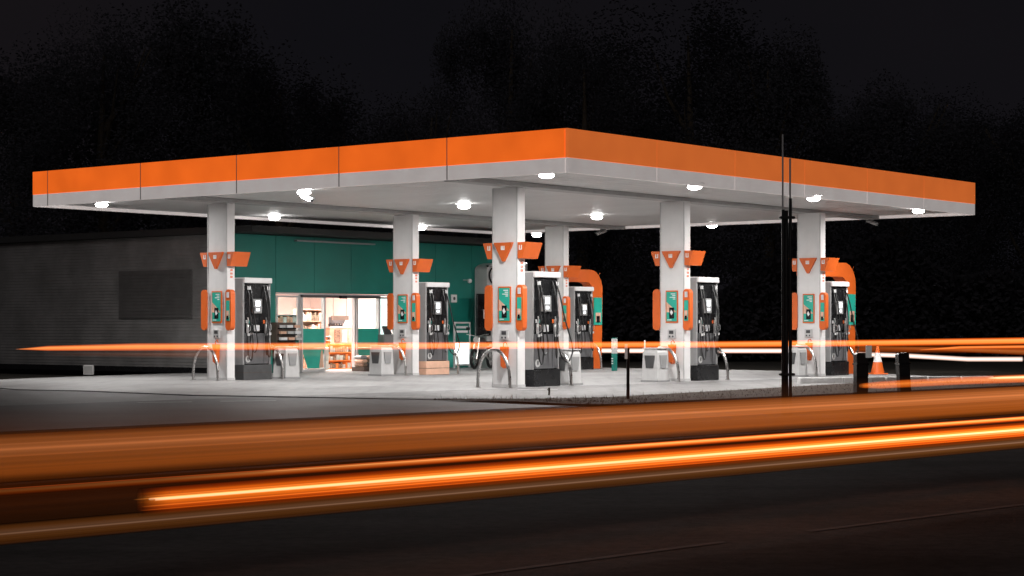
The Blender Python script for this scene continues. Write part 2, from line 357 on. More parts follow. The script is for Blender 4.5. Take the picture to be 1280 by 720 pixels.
# ------------------------------------------------------------ columns with their signs
def rrect(w, h, r, n=5):
    p = []
    for cx, cy, a0 in ((w / 2 - r, h / 2 - r, 0), (-w / 2 + r, h / 2 - r, 90), (-w / 2 + r, -h / 2 + r, 180), (w / 2 - r, -h / 2 + r, 270)):
        for k in range(n + 1):
            a = math.radians(a0 + 90 * k / n); p.append((cx + r * math.cos(a), cy + r * math.sin(a)))
    return p
def capsule(dy, wd, parent, inset):
    pr = [(p[0] + dy, p[1] + 1.68) for p in rrect(wd, .97, min(.11, wd * .48))]
    o = MB().prism(pr, 'x', -.17, -.03).build('side_pod', 'orange', parent, smooth=True)
    box(-.105, -.09, dy - wd / 2 - .004, dy + wd / 2 + .004, 1.3, 2.08).build('pod_seam', 'otext', o)
    if inset:
        box(-.182, -.17, dy - .055, dy + .055, 1.42, 1.9).build('pod_poster', 'tealb', o)
        box(-.188, -.182, dy - .04, dy + .04, 1.5, 1.66).build('poster_picture', 'skin', o)
        box(-.193, -.188, dy - .03, dy + .03, 1.45, 1.54).build('poster_can', 'black', o)
        box(-.186, -.17, dy - .035, dy + .035, 1.97, 2.1).build('pod_badge', 'screend', o)
def column(p, label, num):
    t = thing('canopy_column', p, label, 'column', 'white columns holding up the canopy')
    box(-.125, .125, -.35, .35, 0, ZS - .1, bev=.012).build('shaft', 'white', t)
    box(-.128, .128, -.353, .353, 0, .06).build('base_trim', 'lgrey', t)
    for s in (-1, 1):
        box(-.135, -.125, s * .33 - .012, s * .33 + .012, .06, ZS - .12).build('corner_trim', 'lgrey', t)
    tri = MB().prism([(-.25, 3.06), (.25, 3.06), (.235, 3.02), (.02, 2.66), (-.02, 2.66), (-.235, 3.02)], 'x', -.2, -.135).build('triangle_sign', 'orange', t)
    box(-.205, -.2, -.05, .05, 2.9, 2.93).build('printed_mark', 'glowtext', tri); [box(-.205, -.2, y_ - .012, y_ + .012, 2.93, 2.99).build('printed_mark', 'glowtext', tri) for y_ in (-.038, 0, .038)]
    for s in (-1, 1):
        pl = [(s * .352, 3.06), (s * .6, 3.06), (s * .47, 2.72), (s * .352, 2.72)]
        if s > 0: pl = pl[::-1]
        wg = MB().prism(pl, 'x', -.14, .4).build('wing_sign', 'orange', t)
        box(-.144, -.14, s * .43 - .04, s * .43 + .04, 2.9, 2.92).build('printed_mark', 'glowtext', wg); [box(-.144, -.14, s * .43 + y_ - .012, s * .43 + y_ + .012, 2.92, 3.0).build('printed_mark', 'glowtext', wg) for y_ in (-.028, .028)]
    for s, wd, ins in ((-1, .19, True), (1, .2, False)): capsule(s * .425, wd, t, ins)
    fr = box(-.15, -.125, -.17, .17, 1.37, 2.13).build('poster_frame', 'orange', t)
    box(-.156, -.15, -.145, .145, 1.405, 2.1).build('poster', 'tealb', fr)
    T = Matrix.Identity(4)
    MB().prism([(-.14, 1.62), (-.02, 1.74), (.14, 1.86), (.14, 1.62)][::-1], 'x', -.159, -.156).build('poster_picture', 'skin', fr)
    box(-.163, -.158, -.075, .06, 1.47, 1.73, bev=.001).build('poster_can', 'black', fr)
    MB().prism([(-.05, 1.6), (0, 1.68), (.035, 1.62), (0, 1.55)], 'x', -.166, -.163).build('poster_star', 'glowtext', fr)
    for k, (a, b) in enumerate(((-.1, .02), (-.1, .05), (-.1, -.01))):
        pass
    for a, b, z in ((-.02, .11, 2.05), (.02, .11, 2.01), (-.05, .11, 1.97), (.04, .11, 1.93), (-.12, .0, 1.44)): box(-.158, -.1565, -b, -a, z - .01, z + .01).build('printed_line', 'glowtext', fr)
    ic = box(-.165, -.125, -.11, .11, 1.0, 1.22, bev=.01).build('intercom', 'lgrey', t)
    box(-.17, -.165, -.06, .06, 1.11, 1.19).build('speaker_grille', 'dgrey', ic)
    for s in (-1, 1): box(-.172, -.165, s * .045 - .02, s * .045 + .02, 1.03, 1.07).build('button', 'dgrey', ic)
    for z in (2.47, 2.55, 2.63): box(-.03, .04, -.356, -.351, z - .025, z + .02).build('printed_mark', 'otext', t); box(-.015, .0, -.358, -.3565, z - .012, z + .008).build('printed_mark', 'white', t)
    h = MB(); h.prism([(-.13, .86), (.03, .86), (.01, .45), (-.07, .4), (-.1, .45)], 'x', -.26, -.15); h.build('orange_scoop', 'orange', t)
    MB().tube([(-.2, -.02, .84), (-.2, -.02, .93), (-.2, -.08, .96), (-.2, -.12, .9)], .012, 6).build('scoop_handle', 'orange', t)
    return t
clabels = dict(A=('front white column with triangle sign beside the tallest pump', '10'), C=('white column with orange pod in the middle of the right hand row', '8'), B=('white column at the right end behind the twin black poles', '6'),
               D=('leftmost white column in front of the shop corner', '12'), E=('white column between the shop door and the peach based pump', '11'), F=('narrow far white column half hidden behind the front pump', '9'))
for k, (lb, num) in clabels.items(): column(COLS[k], lb, num)
# ------------------------------------------------------------ pumps
def arc(p0, p1, sag, n=14, out=0):
    """hanging hose from p0 to p1 dropping sag"""
    p0, p1 = Vector(p0), Vector(p1); pts = []
    for i in range(n + 1):
        t = i / n; p = p0.lerp(p1, t); p.z -= sag * 4 * t * (1 - t); p.y -= out * math.sin(math.pi * t); pts.append(p)
    return pts
def spline(ps, n=6):
    ps = [Vector(p) for p in ps]; q = [ps[0]] + ps + [ps[-1]]; out = []
    for i in range(1, len(q) - 2):
        for k in range(n):
            t = k / n; a, b, c, d = q[i - 1:i + 3]
            out.append(.5 * ((2 * b) + (c - a) * t + (2 * a - 5 * b + 4 * c - d) * t * t + (3 * b - a - 3 * c + d) * t ** 3))
    return out + [ps[-1]]
def pump(p, label, plinth='black', wild=False):
    """origin at the column base; cabinet runs from x .375 to 1.3, front at y -.35"""
    t = thing('fuel_pump', p, label, 'fuel pump', 'fuel pumps beside the columns')
    X0, X1, Y0, Y1 = 0, .925, -.35, .35
    pl = box(X0 + .0, X1 + .015, Y0 - .03, Y1 + .03, 0, .36, bev=.01).build('plinth', plinth, t)
    if plinth != 'black': box(X0 - .002, X1 + .02, Y0 - .034, Y1 + .034, .17, .18).build('plinth_joint', 'wood', pl)
    box(X0, X0 + .06, Y0, Y1, .36, 2.44, bev=.01).build('side_panel', 'grey', t)
    box(X1 - .05, X1, Y0, Y1, .36, 2.44, bev=.01).build('side_panel', 'grey', t)
    box(X0 + .02, X1 + .01, Y0 - .05, Y1 + .05, 2.33, 2.46, bev=.015).build('top_cap', 'white', t)
    box(X0 + .06, X1 - .05, Y0 + .05, Y1 - .05, .36, 2.33).build('cabinet', 'black', t)
    for sy, yy in ((-1, Y0), (1, Y1)):
        def yb(a, b): return (yy + sy * a, yy + sy * b) if sy > 0 else (yy - b, yy - a)
        a, b = yb(-.048, -.01)
        box(X0 + .065, X1 - .055, a, b, 1.2, 2.3, bev=.008).build('upper_glass', 'black', t)
        a, b = yb(-.045, -.0); box(.09, .86, a, b, .38, 1.12, bev=.008).build('lower_door', 'door', t)
        for x0, x1 in ((.2, .205), (.69, .695)):
            a, b = yb(0, .004); box(x0, x1, a, b, .4, 1.1).build('door_seam', 'black', t)
        a, b = yb(-.01, .05)
        hd = box(.29, .6, a, b, 1.6, 1.95, bev=.015).build('display_head', 'grey', t)
        a, b = yb(.05, .056); box(.38, .52, a, b, 1.77, 1.91).build('screen', 'screen', hd)
        box(.4, .5, a, b, 1.66, 1.72).build('card_reader_light', 'screen', hd)
        for kx in range(2):
            a, b = yb(.05, .055); box(.31, .35, a, b, 1.66 + .13 * kx, 1.75 + .13 * kx).build('keypad', 'dgrey', hd)
        a, b = yb(-.01, .02)
        kp = box(.36, .54, a, b, 1.17, 1.32, bev=.008).build('price_plate', 'lgrey', t)
        a, b = yb(.02, .024); box(.385, .515, a, b, 1.2, 1.29).build('price_screen', 'screend', kp)
        if sy < 0:
            [box(x_ - .012, x_ + .012, yy - .053, yy - .05, 2.17, 2.25).build('printed_mark', 'glowtext', t) for x_ in (.12, .16, .2, .77, .82)]
            bd = MB().lathe([(.001, 0), (.085, 0), (.085, .006), (.001, .006)], 18, Matrix.Translation((.17, yy - .0, .5)) @ Matrix.Rotation(math.pi / 2, 4, 'X')).build('round_badge', 'lgrey', t)
            text('8', .13, 'black', bd, (.17, yy - .008, .5), FV, 'badge_number', .002)
            for gx, gm in ((.13, 'lwin'), (.22, 'teal'), (.7, 'orange'), (.79, 'lwin')):
                a, b = yb(0, .004); box(gx - .03, gx + .03, a, b, 1.36, 1.44).build('grade_label', 'lgrey' if gm == 'lwin' else gm, t)
    # nozzles and hoses, four a side
    for sy, yy in ((-1, Y0), (1, Y1)):
        for k, x in enumerate((.11, .21, .71, .81)):
            nz_ = MB(); y = yy + sy * .05; zz = 1.22 + .02 * (k % 2)
            nz_.box(x - .025, x + .025, min(y - .03, y + .03), max(y - .03, y + .03), zz - .1, zz + .12, bev=.012)
            nz_.tube([(x, y, zz + .1), (x, y + sy * .03, zz + .2), (x, y + sy * .01, zz + .28)], .014, 6)
            nz_.tube([(x, y + sy * .03, zz - .06), (x, y + sy * .09, zz - .03), (x, y + sy * .09, zz + .08), (x, y + sy * .03, zz + .1)], .008, 5)
            o = nz_.build('nozzle', 'alu' if k in (0, 2, 3) else 'dgrey', t, smooth=True)
            box(x - .035, x + .035, min(y, y + sy * .012) - .04, max(y, y + sy * .012) - .03, zz - .16, zz - .1).build('nozzle_boot', 'lgrey', o)
            side = -1 if k < 2 else 1; ox = x + side * .02
            top = (x + (.03 if k < 2 else -.03), yy + sy * .0, 2.27)
            low = .5 + .06 * ((k * 3) % 4) + R.uniform(-.03, .03)
            wx = .08 + .05 * (k % 2); dirn = 1 if k < 2 else -1
            if k == 3 and wild and sy < 0:
                ps = [top, (x + .02, y - .05, 1.95), (x + .1, y - .12, 1.45), (x + .28, y - .16, .95), (x + .33, y - .15, .72), (x + .2, y - .12, .52), (x + .02, y - .08, .66), (x, y - .02, .95), (x, y, zz - .1)]
            else:
                ps = [top, (x + dirn * .02, y + sy * .03, 1.95), (x + dirn * (.0 + .04 * (k % 2)), y + sy * .08, 1.5), (x + dirn * wx, y + sy * .1, .95), (x + dirn * wx * .9, y + sy * .09, low + .1), (x + dirn * wx * .4, y + sy * .08, low), (x - dirn * .01, y + sy * .05, low + .14), (x, y, .95), (x, y, zz - .1)]
            MB().tube(spline(ps, 5), .016, 6).build('hose', 'rubber', t, smooth=True)
    return t
def loc_(k, x, y, z=0): return COLS[k] + U * x + V * y + Vector((0, 0, z))
plab = dict(A=('tall fuel pump beside the front column with a long looping hose', 'black', True), C=('fuel pump beside the middle column of the right hand row', 'black', False),
            B=('fuel pump between the right end column and its orange arch', 'black', True), D=('leftmost fuel pump in front of the green shop front', 'dgrey', False),
            E=('fuel pump on a plinth tinted peach for orange light, left of the parked motorcycle', 'cream', True), F=('far fuel pump beside the orange arch behind the front pump', 'black', False))  # orange light on the E plinth is put into its peach colour
for k, (lb, pm, wl) in plab.items(): pump(loc_(k, .375, 0), lb, pm, wl)
# steel hoops
def hoop(p, label, first=[None]):
    if first[0] is None:
        pts = []
        for i in range(25):
            a = math.pi * i / 24; pts.append((0, -.435 * math.cos(a) * (1 if abs(math.cos(a)) < 1 else 1), .0 + .8 * math.sin(a) ** .75))
        pts[0] = (0, -.435, 0); pts[-1] = (0, .435, 0)
        t = thing('steel_hoop', p, label, 'guard rail', 'bent steel guard hoops at the ends of the pump islands')
        MB().tube(pts, .034, 12).build('hoop', 'steel', t, smooth=True)
        for s in (-1, 1): MB().lathe([(.075, 0), (.075, .012), (.001, .012)], 14, Matrix.Translation((0, s * .435, 0))).build('foot_plate', 'steel', t)
        first[0] = t; return t
    return copy_tree(first[0], p, label=label)
hl = dict(A='in front of the front column', C='in front of the middle right column', B='in front of the right end column', D='in front of the leftmost column', E='in front of the column by the shop door', F='in front of the far column')
hl2 = dict(A='beyond the tall front pump', C='beyond the middle right pump', B='beyond the right end pump', D='beyond the leftmost pump', E='beyond the pump with the peach plinth', F='beyond the far pump')
for k in 'ACBDEF':
    hoop(loc_(k, -.5, 0), 'bent steel hoop standing ' + hl[k]); hoop(loc_(k, 1.62, 0), 'bent steel hoop standing ' + hl2[k])
# service bins
def bin_(p, label, first=[None]):
    if first[0] is None:
        t = thing('service_bin', p, label, 'bin', 'grey service bins on the pump islands')
        MB().add([(x * (.24 if z < .5 else .215 if z < .7 else .19), y * (.22 if z < .5 else .205 if z < .7 else .17), z) for z in (0, .68, .76) for x, y in ((-1, -1), (1, -1), (1, 1), (-1, 1))],
                 [(3, 2, 1, 0), (8, 9, 10, 11)] + [(r * 4 + i, r * 4 + (i + 1) % 4, r * 4 + 4 + (i + 1) % 4, r * 4 + 4 + i) for r in (0, 1) for i in range(4)]).build('body', 'lgrey', t)
        fl = box(-.225, .225, -.215, .215, .765, .79, bev=.01).build('lid', 'lgrey', t)
        o = MB().prism([(-.14, .62), (.14, .62), (.1, .32), (-.1, .32)], 'x', -.245, -.2).build('pocket', 'dgrey', t)
        box(-.25, -.245, -.15, .15, .615, .63).build('pocket_lip', 'lgrey', o)
        o = MB().prism([(-.14, .62), (.14, .62), (.1, .32), (-.1, .32)][::-1], 'y', -.235, -.2).build('pocket', 'grey', t)
        box(-.26, .26, -.24, .24, 0, .04).build('foot', 'grey', t)
        first[0] = t; return t
    return copy_tree(first[0], p, label=label)
bin_(loc_('C', -.82, 0), 'grey service bin left of the middle right column'); bin_(loc_('E', -.85, .1), 'grey service bin left of the column by the shop door')
bin_(loc_('B', -.8, 0), 'grey service bin beside the twin black poles'); bin_(loc_('A', 1.98, -.05), 'grey service bin right of the tall front pump')
bin_(loc_('D', 2.05, -.12), 'grey service bin right of the leftmost pump'); bin_(loc_('F', 1.95, .5), 'grey service bin behind the far pump')
# orange arches over the end pumps
def arch(k, xo, label):
    t = thing('orange_arch', loc_(k, 0, 0), label, 'arch', 'orange arches beyond the end pumps')
    zt, th, leg = 3.0, .52, .5; r = .62; x1 = xo
    out = [(.14, zt)]; inn = [(.14, zt - .38)]
    for i in range(17):
        a = math.pi / 2 * (1 - i / 16); out.append((x1 - r + r * math.cos(a), zt - r + r * math.sin(a)))
    for i in range(9):
        a = math.pi / 2 * (1 - i / 8); inn.append((x1 - leg - .3 + .3 * math.cos(a), zt - .38 - .3 + .3 * math.sin(a)))
    pts = out + [(x1 - .06, .0), (x1 - leg + .02, .0)] + inn[::-1]
    o = MB().prism(pts, 'y', .2, .52).build('band', 'orange', t, smooth=False)
    box(x1 - leg + .03, x1 - .07, .17, .2, 1.33, 2.16).build('poster', 'tealb', t)
    box(x1 - leg + .1, x1 - .14, .162, .17, 1.42, 1.7).build('poster_picture', 'skin', t)
    box(x1 - leg + .14, x1 - .2, .156, .162, 1.4, 1.6).build('poster_can', 'black', t)
    MB().add([(x1 - .42, .196, zt - .4), (x1 - .405, .196, zt - .4), (x1 - .12, .196, zt - .09), (x1 - .135, .196, zt - .08)], [(0, 1, 2, 3)]).build('seam', 'otext', t)
arch('F', 2.55, 'orange arch with a green poster behind the far pump'); arch('B', 2.75, 'orange arch with a green poster at the right end pump')

# ------------------------------------------------------------ shop building
P0 = Vector((-7.5, 51.1, 0))
bld = thing('shop_building', P0, 'low shop with a teal front, glass doors and dark ribbed side wall', 'building')
def ft(px):
    k = (px - 640) / F; return (k * P0.y - P0.x) / (U.x - k * U.y)
def fz(px, py): return CH + (HY - py) * (P0.y + U.y * ft(px)) / F
W = 11.6; HT = 3.8; HD = 2.2
sx = [0, 1.5, 3.0, 4.5, 6.55, 8.2, 9.9, W]
for i, (a, b) in enumerate(zip(sx, sx[1:])):
    z0 = HD + .02 if a < 6.5 and a >= 1.5 else 0
    box(a + .006, b - .006, -.04, .02, z0, HT, bev=.004).build('facade_panel', 'teal', bld)
box(1.5, 6.55, -.06, .0, HD - .03, HD + .015).build('lintel', 'lgrey', bld)
box(-.1, W, -.8, 8, HT + .02, HT + .2, bev=.01).build('roof', 'roof', bld)
box(2.2, 5.4, -.16, -.05, HT - .14, HT - .1).build('canopy_rail', 'grey', bld)
box(.2, W, 7.5, 7.6, 0, HT).build('back_wall', 'slat', bld); box(W - .1, W, .05, 7.5, 0, HT).build('end_wall', 'slat', bld)
# ribbed side wall: it swings back to the left
SA = math.pi / 2
cr = MB(); nr = 42; Ls = 24; prof = []
for i in range(nr):
    z = .15 + i * (HT - .15) / nr; hh = (HT - .15) / nr
    prof += [(0, z), (0.0, z + hh * .6), (.014, z + hh * .7), (.014, z + hh)]
vs = [(x, y, z) for x in (0, Ls) for y, z in prof]; n_ = len(prof)
cr.add(vs, [(i, i + 1, n_ + i + 1, n_ + i) for i in range(n_ - 1)])
Tm = Matrix.Rotation(SA, 4, 'Z')
cr2 = MB(); cr2.v = [Tm @ v for v in cr.v]; cr2.f = cr.f
sw = tag(cr2.build('side_wall', 'slat', bld), kind='stuff')
MB().box(0, Ls, -.2, -.03, 0, HT, Tm).build('wall_core', 'slat', bld); MB().box(0, Ls, -.02, .03, 0, .15, Tm).build('skirting', 'black', bld)
MB().box(-.05, Ls, -.5, .2, HT + .01, HT + .19, Tm).build('roof_edge', 'roof', bld)
# roller shutter in the side wall: photo x 150..240, y 342..398
def st(px):
    k = (px - 640) / F; D = V.xy; return (k * P0.y - P0.x) / (D.x - k * D.y)
x0, x1 = st(241), st(150)
sh = MB().box(x0, x1, .01, .05, 1.5, 2.86, Tm).build('roller_shutter', 'shutter', bld)
for i in range(14):
    z = 1.53 + i * 1.3 / 14; MB().box(x0 + .03, x1 - .03, .051, .07, z, z + .06, Tm).build('shutter_slat', 'shutter', sh)
# doors and windows by photo column
def leaf(px0, px1, name, panel=True, z0=0, zt=HD - .05, split=True, y=-.03):
    a, b = ft(px0), ft(px1)
    fr = MB(); w_ = .055
    fr.box(a, a + w_, y, y + .06, z0, zt); fr.box(b - w_, b, y, y + .06, z0, zt); fr.box(a + w_, b - w_, y, y + .06, zt - w_, zt); fr.box(a + w_, b - w_, y, y + .06, z0, z0 + .08)
    o = fr.build(name, 'lgrey', bld)
    box(a + w_, b - w_, y + .025, y + .035, z0 + .08, zt - w_).build('pane', 'pane', o)
    if panel:
        box(a + w_, b - w_, y + .012, y + .022, .68, 1.22).build('film_panel', 'tealb', o)
        MB().prism([(a + w_, .67), (b - w_, .67), (b - w_, .56), (b - w_ - .18, .1), (a + w_ + .2, .1), (a + w_, .56)][::-1], 'y', y + .012, y + .022).build('film_panel', 'tealb', o)
        MB().prism([(b - w_ - .2, .12), (b - w_ - .02, .12), (b - w_ - .06, .6), (b - w_ - .12, .6)], 'y', y + .004, y + .01).build('white_notice', 'cream', o)
    return o
leaf(344.5, 373, 'window', False, z0=1.0)
box(ft(344.5), ft(373), -.03, .04, 0, .98).build('low_wall', 'teal', bld)
leaf(374, 404, 'sliding_door', y=-.1); leaf(443, 472, 'sliding_door', y=-.1)
leaf(473, 492, 'window', False, z0=.9)
box(ft(473), ft(492), -.03, .04, 0, .88).build('low_wall', 'teal', bld)
for px in (373.5, 404.6, 442.6, 472.5): box(ft(px) - .03, ft(px) + .03, -.05, .07, 0, HD - .04).build('mullion', 'lgrey', bld)
box(ft(374), ft(472), -.12, .02, HD - .1, HD - .03).build('door_track', 'dgrey', bld)
box(ft(420), ft(428), -.2, -.12, HD - .12, HD - .04, bev=.01).build('door_sensor', 'black', bld)
# interior shell
box(.2, 7.6, .1, 7.4, -.0, .012).build('shop_floor', 'tile', bld)
box(.2, 7.6, 4.6, 4.7, .02, 2.9).build('inner_wall', 'pink', bld); box(.2, .3, .1, 4.6, .02, 2.9).build('inner_wall', 'pink', bld); box(7.5, 7.6, .1, 4.6, .02, 2.9).build('inner_wall', 'pink', bld)
box(.2, 7.6, .05, 4.7, 2.75, 2.8).build('shop_ceiling', 'white', bld)
for x, y in ((2.2, 1.6), (4.4, 2.2), (6.2, 1.4)):
    lt = thing('shop_ceiling_light', P0 + U * x + V * y + Vector((0, 0, 2.74)), {2.2: 'square ceiling light inside the shop behind the left window', 4.4: 'square ceiling light inside the shop above the open doorway', 6.2: 'square ceiling light inside the shop behind the right door'}[x], 'light', 'ceiling lights inside the shop')
    box(-.32, .32, -.32, .32, -.05, 0, bev=.01).build('frame', 'white', lt); box(-.29, .29, -.29, .29, -.056, -.05).build('diffuser', 'lamp', lt)
    L = bpy.data.lights.new('lamp', 'AREA'); L.size = .56; L.energy = 175; L.color = (1, .89, .85); o = bpy.data.objects.new('lamp', L); C.objects.link(o); o.parent = lt; o.location = (0, 0, -.07)
def inshop(name, px0, px1, py0, py1, y, dep, m, label, cat, group=None):
    """thing seen between photo columns/rows, standing y metres behind the shop front"""
    def f(px):
        k = (px - 640) / F; Q = P0 + V * y; return (k * Q.y - Q.x) / (U.x - k * U.y)
    a, b = f(px0), f(px1); d = (P0 + V * y + U * (a + b) / 2).y
    zt, zb = CH + (HY - py0) * d / F, CH + (HY - py1) * d / F
    t = thing(name, P0 + U * (a + b) / 2 + V * y + Vector((0, 0, max(zb, .013))), label, cat, group)
    return t, (b - a) / 2, zt - max(zb, .013)
def goods_shelf(t, hw, h, dep, rows, frame='wood', n=7, mats=('cork', 'red', 'orange', 'tealb', 'white')):
    box(-hw, -hw + .025, 0, dep, 0, h).build('side_panel', frame, t); box(hw - .025, hw, 0, dep, 0, h).build('side_panel', frame, t)
    box(-hw, hw, dep, dep + .02, 0, h).build('back_panel', frame, t)
    for r in range(rows + 1):
        z = (h - .03) * r / rows; box(-hw + .026, hw - .026, 0, dep - .001, z, z + .022).build('shelf', frame, t)
        if r < rows:
            x = -hw + .04
            while x < hw - .1:
                w_ = R.uniform(.06, .14); hh = (h / rows) * R.uniform(.45, .8)
                box(x, min(x + w_, hw - .03), .03, dep - .05, z + .024, z + .024 + hh, bev=.006).build('pack', R.choice(mats), t); x += w_ + .012
t, hw, h = inshop('goods_shelf', 349, 372, 385, 425, 1.2, .3, None, 'dark shelf of goods behind the left shop window', 'shelf'); goods_shelf(t, hw * 1.2, h * .8, .35, 3, 'lgrey', mats=('cork', 'white', 'grey', 'skin'))
t, hw, h = inshop('goods_shelf', 377, 404, 380, 460, 2.4, .3, None, 'wooden shelf of goods seen through the left door leaf', 'shelf'); goods_shelf(t, hw, h * .92, .35, 5, 'cream', mats=('cork', 'cream', 'white', 'skin'))
t, hw, h = inshop('display_stand', 409, 441, 430, 463, 1.5, .4, None, 'bright orange display stand inside the open doorway', 'display stand', ); goods_shelf(t, hw, h, .4, 3, 'ogoods', mats=('ogoods', 'cork', 'white', 'cream'))
t, hw, h = inshop('drinks_cooler', 404.5, 411.5, 434, 463, 1.0, .4, None, 'small white cooler just inside the left edge of the doorway', 'cooler')
box(-hw, hw, 0, .4, 0, h, bev=.02).build('body', 'white', t); box(-hw + .03, hw - .03, -.01, 0, h * .4, h - .05).build('door', 'lgrey', t)
t, hw, h = inshop('coffee_counter', 412, 442, 410, 430, 2.6, .5, None, 'pale service counter with machines in the doorway', 'counter')
box(-hw, hw, 0, .5, 0, h, bev=.01).build('body', 'cream', t); box(-hw - .02, hw + .02, -.03, .53, h, h + .04).build('worktop', 'white', t)
for i, x in enumerate((-.32, -.02, .26)):
    o = box(x, x + .22, -.03 - .01, -.001, .05, h - .05).build('drawer_front', ('cork', 'lgrey', 'skin')[i], t)
t, hw, h = inshop('coffee_machine', 416, 432, 396, 409, 2.7, .4, None, 'dark grey coffee machine on the shop counter', 'coffee machine')
box(-hw, hw, 0, .2, h * .35, h, bev=.02).build('body', 'dgrey', t); box(-hw, hw, .12, .2, 0, h * .35).build('back', 'black', t); box(-hw + .02, hw - .02, -.01, .15, 0, .03).build('tray', 'steel', t)
for x in (-.12, .0, .12): MB().tube([(x, .05, h * .35), (x, .05, h * .22)], .012, 6).build('spout', 'steel', t)
t, hw, h = inshop('till', 434, 443, 402, 410, 2.6, .3, None, 'white till with a glowing screen on the shop counter', 'till')
box(-hw, hw, 0, .25, 0, h * .4, bev=.01).build('drawer', 'white', t); box(-hw, hw, .05, .1, h * .4, h, bev=.005).build('screen', 'lwin', t)
t, hw, h = inshop('wall_menu', 430, 440, 381, 395, 4.5, .04, None, 'small black menu board on the back wall of the shop', 'menu board')
box(-hw, hw, 0, .04, 0, h).build('board', 'black', t)
for i in range(4): box(-hw + .05, hw - .1 - .03 * (i % 2), -.006, -.001, .08 + i * .09, .1 + i * .09).build('menu_line', 'glowtext', t)
t, hw, h = inshop('wall_clock', 456.5, 466.5, 373, 386, 3.0, .06, None, 'round white clock in a dark square frame in the shop', 'clock')
box(-hw, hw, 0, .06, 0, h, bev=.01).build('frame', 'dgrey', t)
MB().lathe([(.001, 0), (hw * .72, 0), (hw * .72, .01), (.001, .01)], 20, Matrix.Translation((0, 0, h / 2)) @ Matrix.Rotation(math.pi / 2, 4, 'X')).build('face', 'lwin', t)
MB().box(-.008, .008, -.02, -.012, h / 2, h / 2 + .1).box(0, .07, -.02, -.012, h / 2 - .008, h / 2 + .008).build('hands', 'black', t)
t, hw, h = inshop('lit_fridge', 474, 488, 373, 426, .9, .5, None, 'tall fridge with a glowing white front in the right window', 'fridge')
box(-hw - .04, hw + .04, .02, .16, 0, h + .05, bev=.02).build('body', 'lgrey', t); box(-hw, hw, .0, .018, .04, h).build('door', 'lwin', t)
t, hw, h = inshop('snack_rack', 406, 414, 420, 440, 1.9, .3, None, 'narrow white wire snack rack left of the shop counter', 'rack'); goods_shelf(t, hw, h, .25, 4, 'white', mats=('red', 'cream', 'ogoods', 'cork'))
t, hw, h = inshop('wall_poster', 417, 427, 374, 390, 4.55, .02, None, 'pale poster high on the back wall above the shop counter', 'poster'); box(-hw, hw, 0, .02, 0, h).build('sheet', 'skin', t); box(-hw + .06, hw - .06, -.008, -.001, .1, h * .55).build('picture', 'white', t)
t, hw, h = inshop('hanging_sign', 415, 436, 396, 400, 2.2, .04, None, 'dark narrow sign hanging over the shop counter', 'sign'); box(-hw, hw, 0, .04, 0, h * 1.3).build('board', 'wood', t)
for s_ in (-1, 1): MB().tube([(s_ * hw * .8, .02, h), (s_ * hw * .8, .02, 2.72 - t.location.z)], .008, 5).build('cord', 'black', t)
t, hw, h = inshop('flower_bucket', 449, 456, 441, 463, .7, .3, None, 'dark bucket of bright wrapped flowers inside the right door leaf', 'flowers')
MB().lathe([(.09, 0), (.13, .3), (.11, .3), (.08, .04), (.001, .04)], 12).build('bucket', 'dgrey', t, smooth=True)
for i in range(7):
    a = i * .9; x, y = math.cos(a) * .07, math.sin(a) * .07; o = MB().tube([(x, y, .1), (x * 2, y * 2, .45)], .006, 4).build('stem', 'leaf', t)
    MB().lathe([(.001, 0), (.03, .02), (.05, .07), (.02, .09), (.001, .08)], 8, Matrix.Translation((x * 2, y * 2, .44))).build('bloom', ('red', 'ogoods', 'cream')[i % 3], o)
t, hw, h = inshop('goods_shelf', 446, 462, 392, 462, 3.4, .3, None, 'pale shelf of goods seen through the right door leaf', 'shelf'); goods_shelf(t, hw, h, .25, 5, 'wood', mats=('cork', 'white', 'red', 'tealb'))
# outside the shop
t, hw, h = inshop('newspaper_rack', 349, 373, 408.5, 428, -.5, .4, None, 'dark newspaper rack beside the shop door', 'rack')
t.location.z = .013; zb = .98 - .15; h0 = zb
box(-hw, hw, .1, .35, h0 - .05, h0 + .55, bev=.01).build('cabinet', 'wood', t)
for i in range(3):
    o = box(-hw + .04, hw - .04, .04 - .03 * (2 - i), .1, h0 + .03 + i * .17, h0 + .06 + i * .17).build('tray', 'black', t)
    for j in range(3): box(-hw + .08 + j * .28, -hw + .3 + j * .28, .05 - .03 * (2 - i), .09, h0 + .065 + i * .17, h0 + .14 + i * .17).build('newspaper', ('glowtext', 'cream', 'lgrey')[(i + j) % 3], o)
for s in (-1, 1): box(s * (hw - .06) - .02, s * (hw - .06) + .02, .15, .3, 0, h0 - .05).build('leg', 'black', t)
t, hw, h = inshop('goods_pallet', 452, 473, 440, 463, -.6, .5, None, 'heap of bagged goods stacked on a crate by the shop door', 'goods'); t.location.z = .002
box(-hw, hw, -.1, .4, 0, .12, bev=.01).build('crate', 'wood', t)
for i in range(9):
    x = -hw + .1 + (i % 3) * (hw * 2 - .2) / 2.3; z = .12 + (i // 3) * .11
    T = Matrix.Translation((x, .12, z + .055)) @ Matrix.Rotation(R.uniform(-.25, .25), 4, 'Z') @ Matrix.Rotation(R.uniform(-.08, .08), 4, 'Y')
    MB().box(-.12, .12, -.17, .17, -.05, .05, T, bev=.035).build('bag', ('cork', 'dgrey', 'grey', 'cream')[i % 4], t)
t, hw, h = inshop('payment_terminal', 481, 492, 408, 429, -.35, .3, None, 'grey machine on a shelf below the right shop window', 'machine')
t.location.z = .75; h = .5
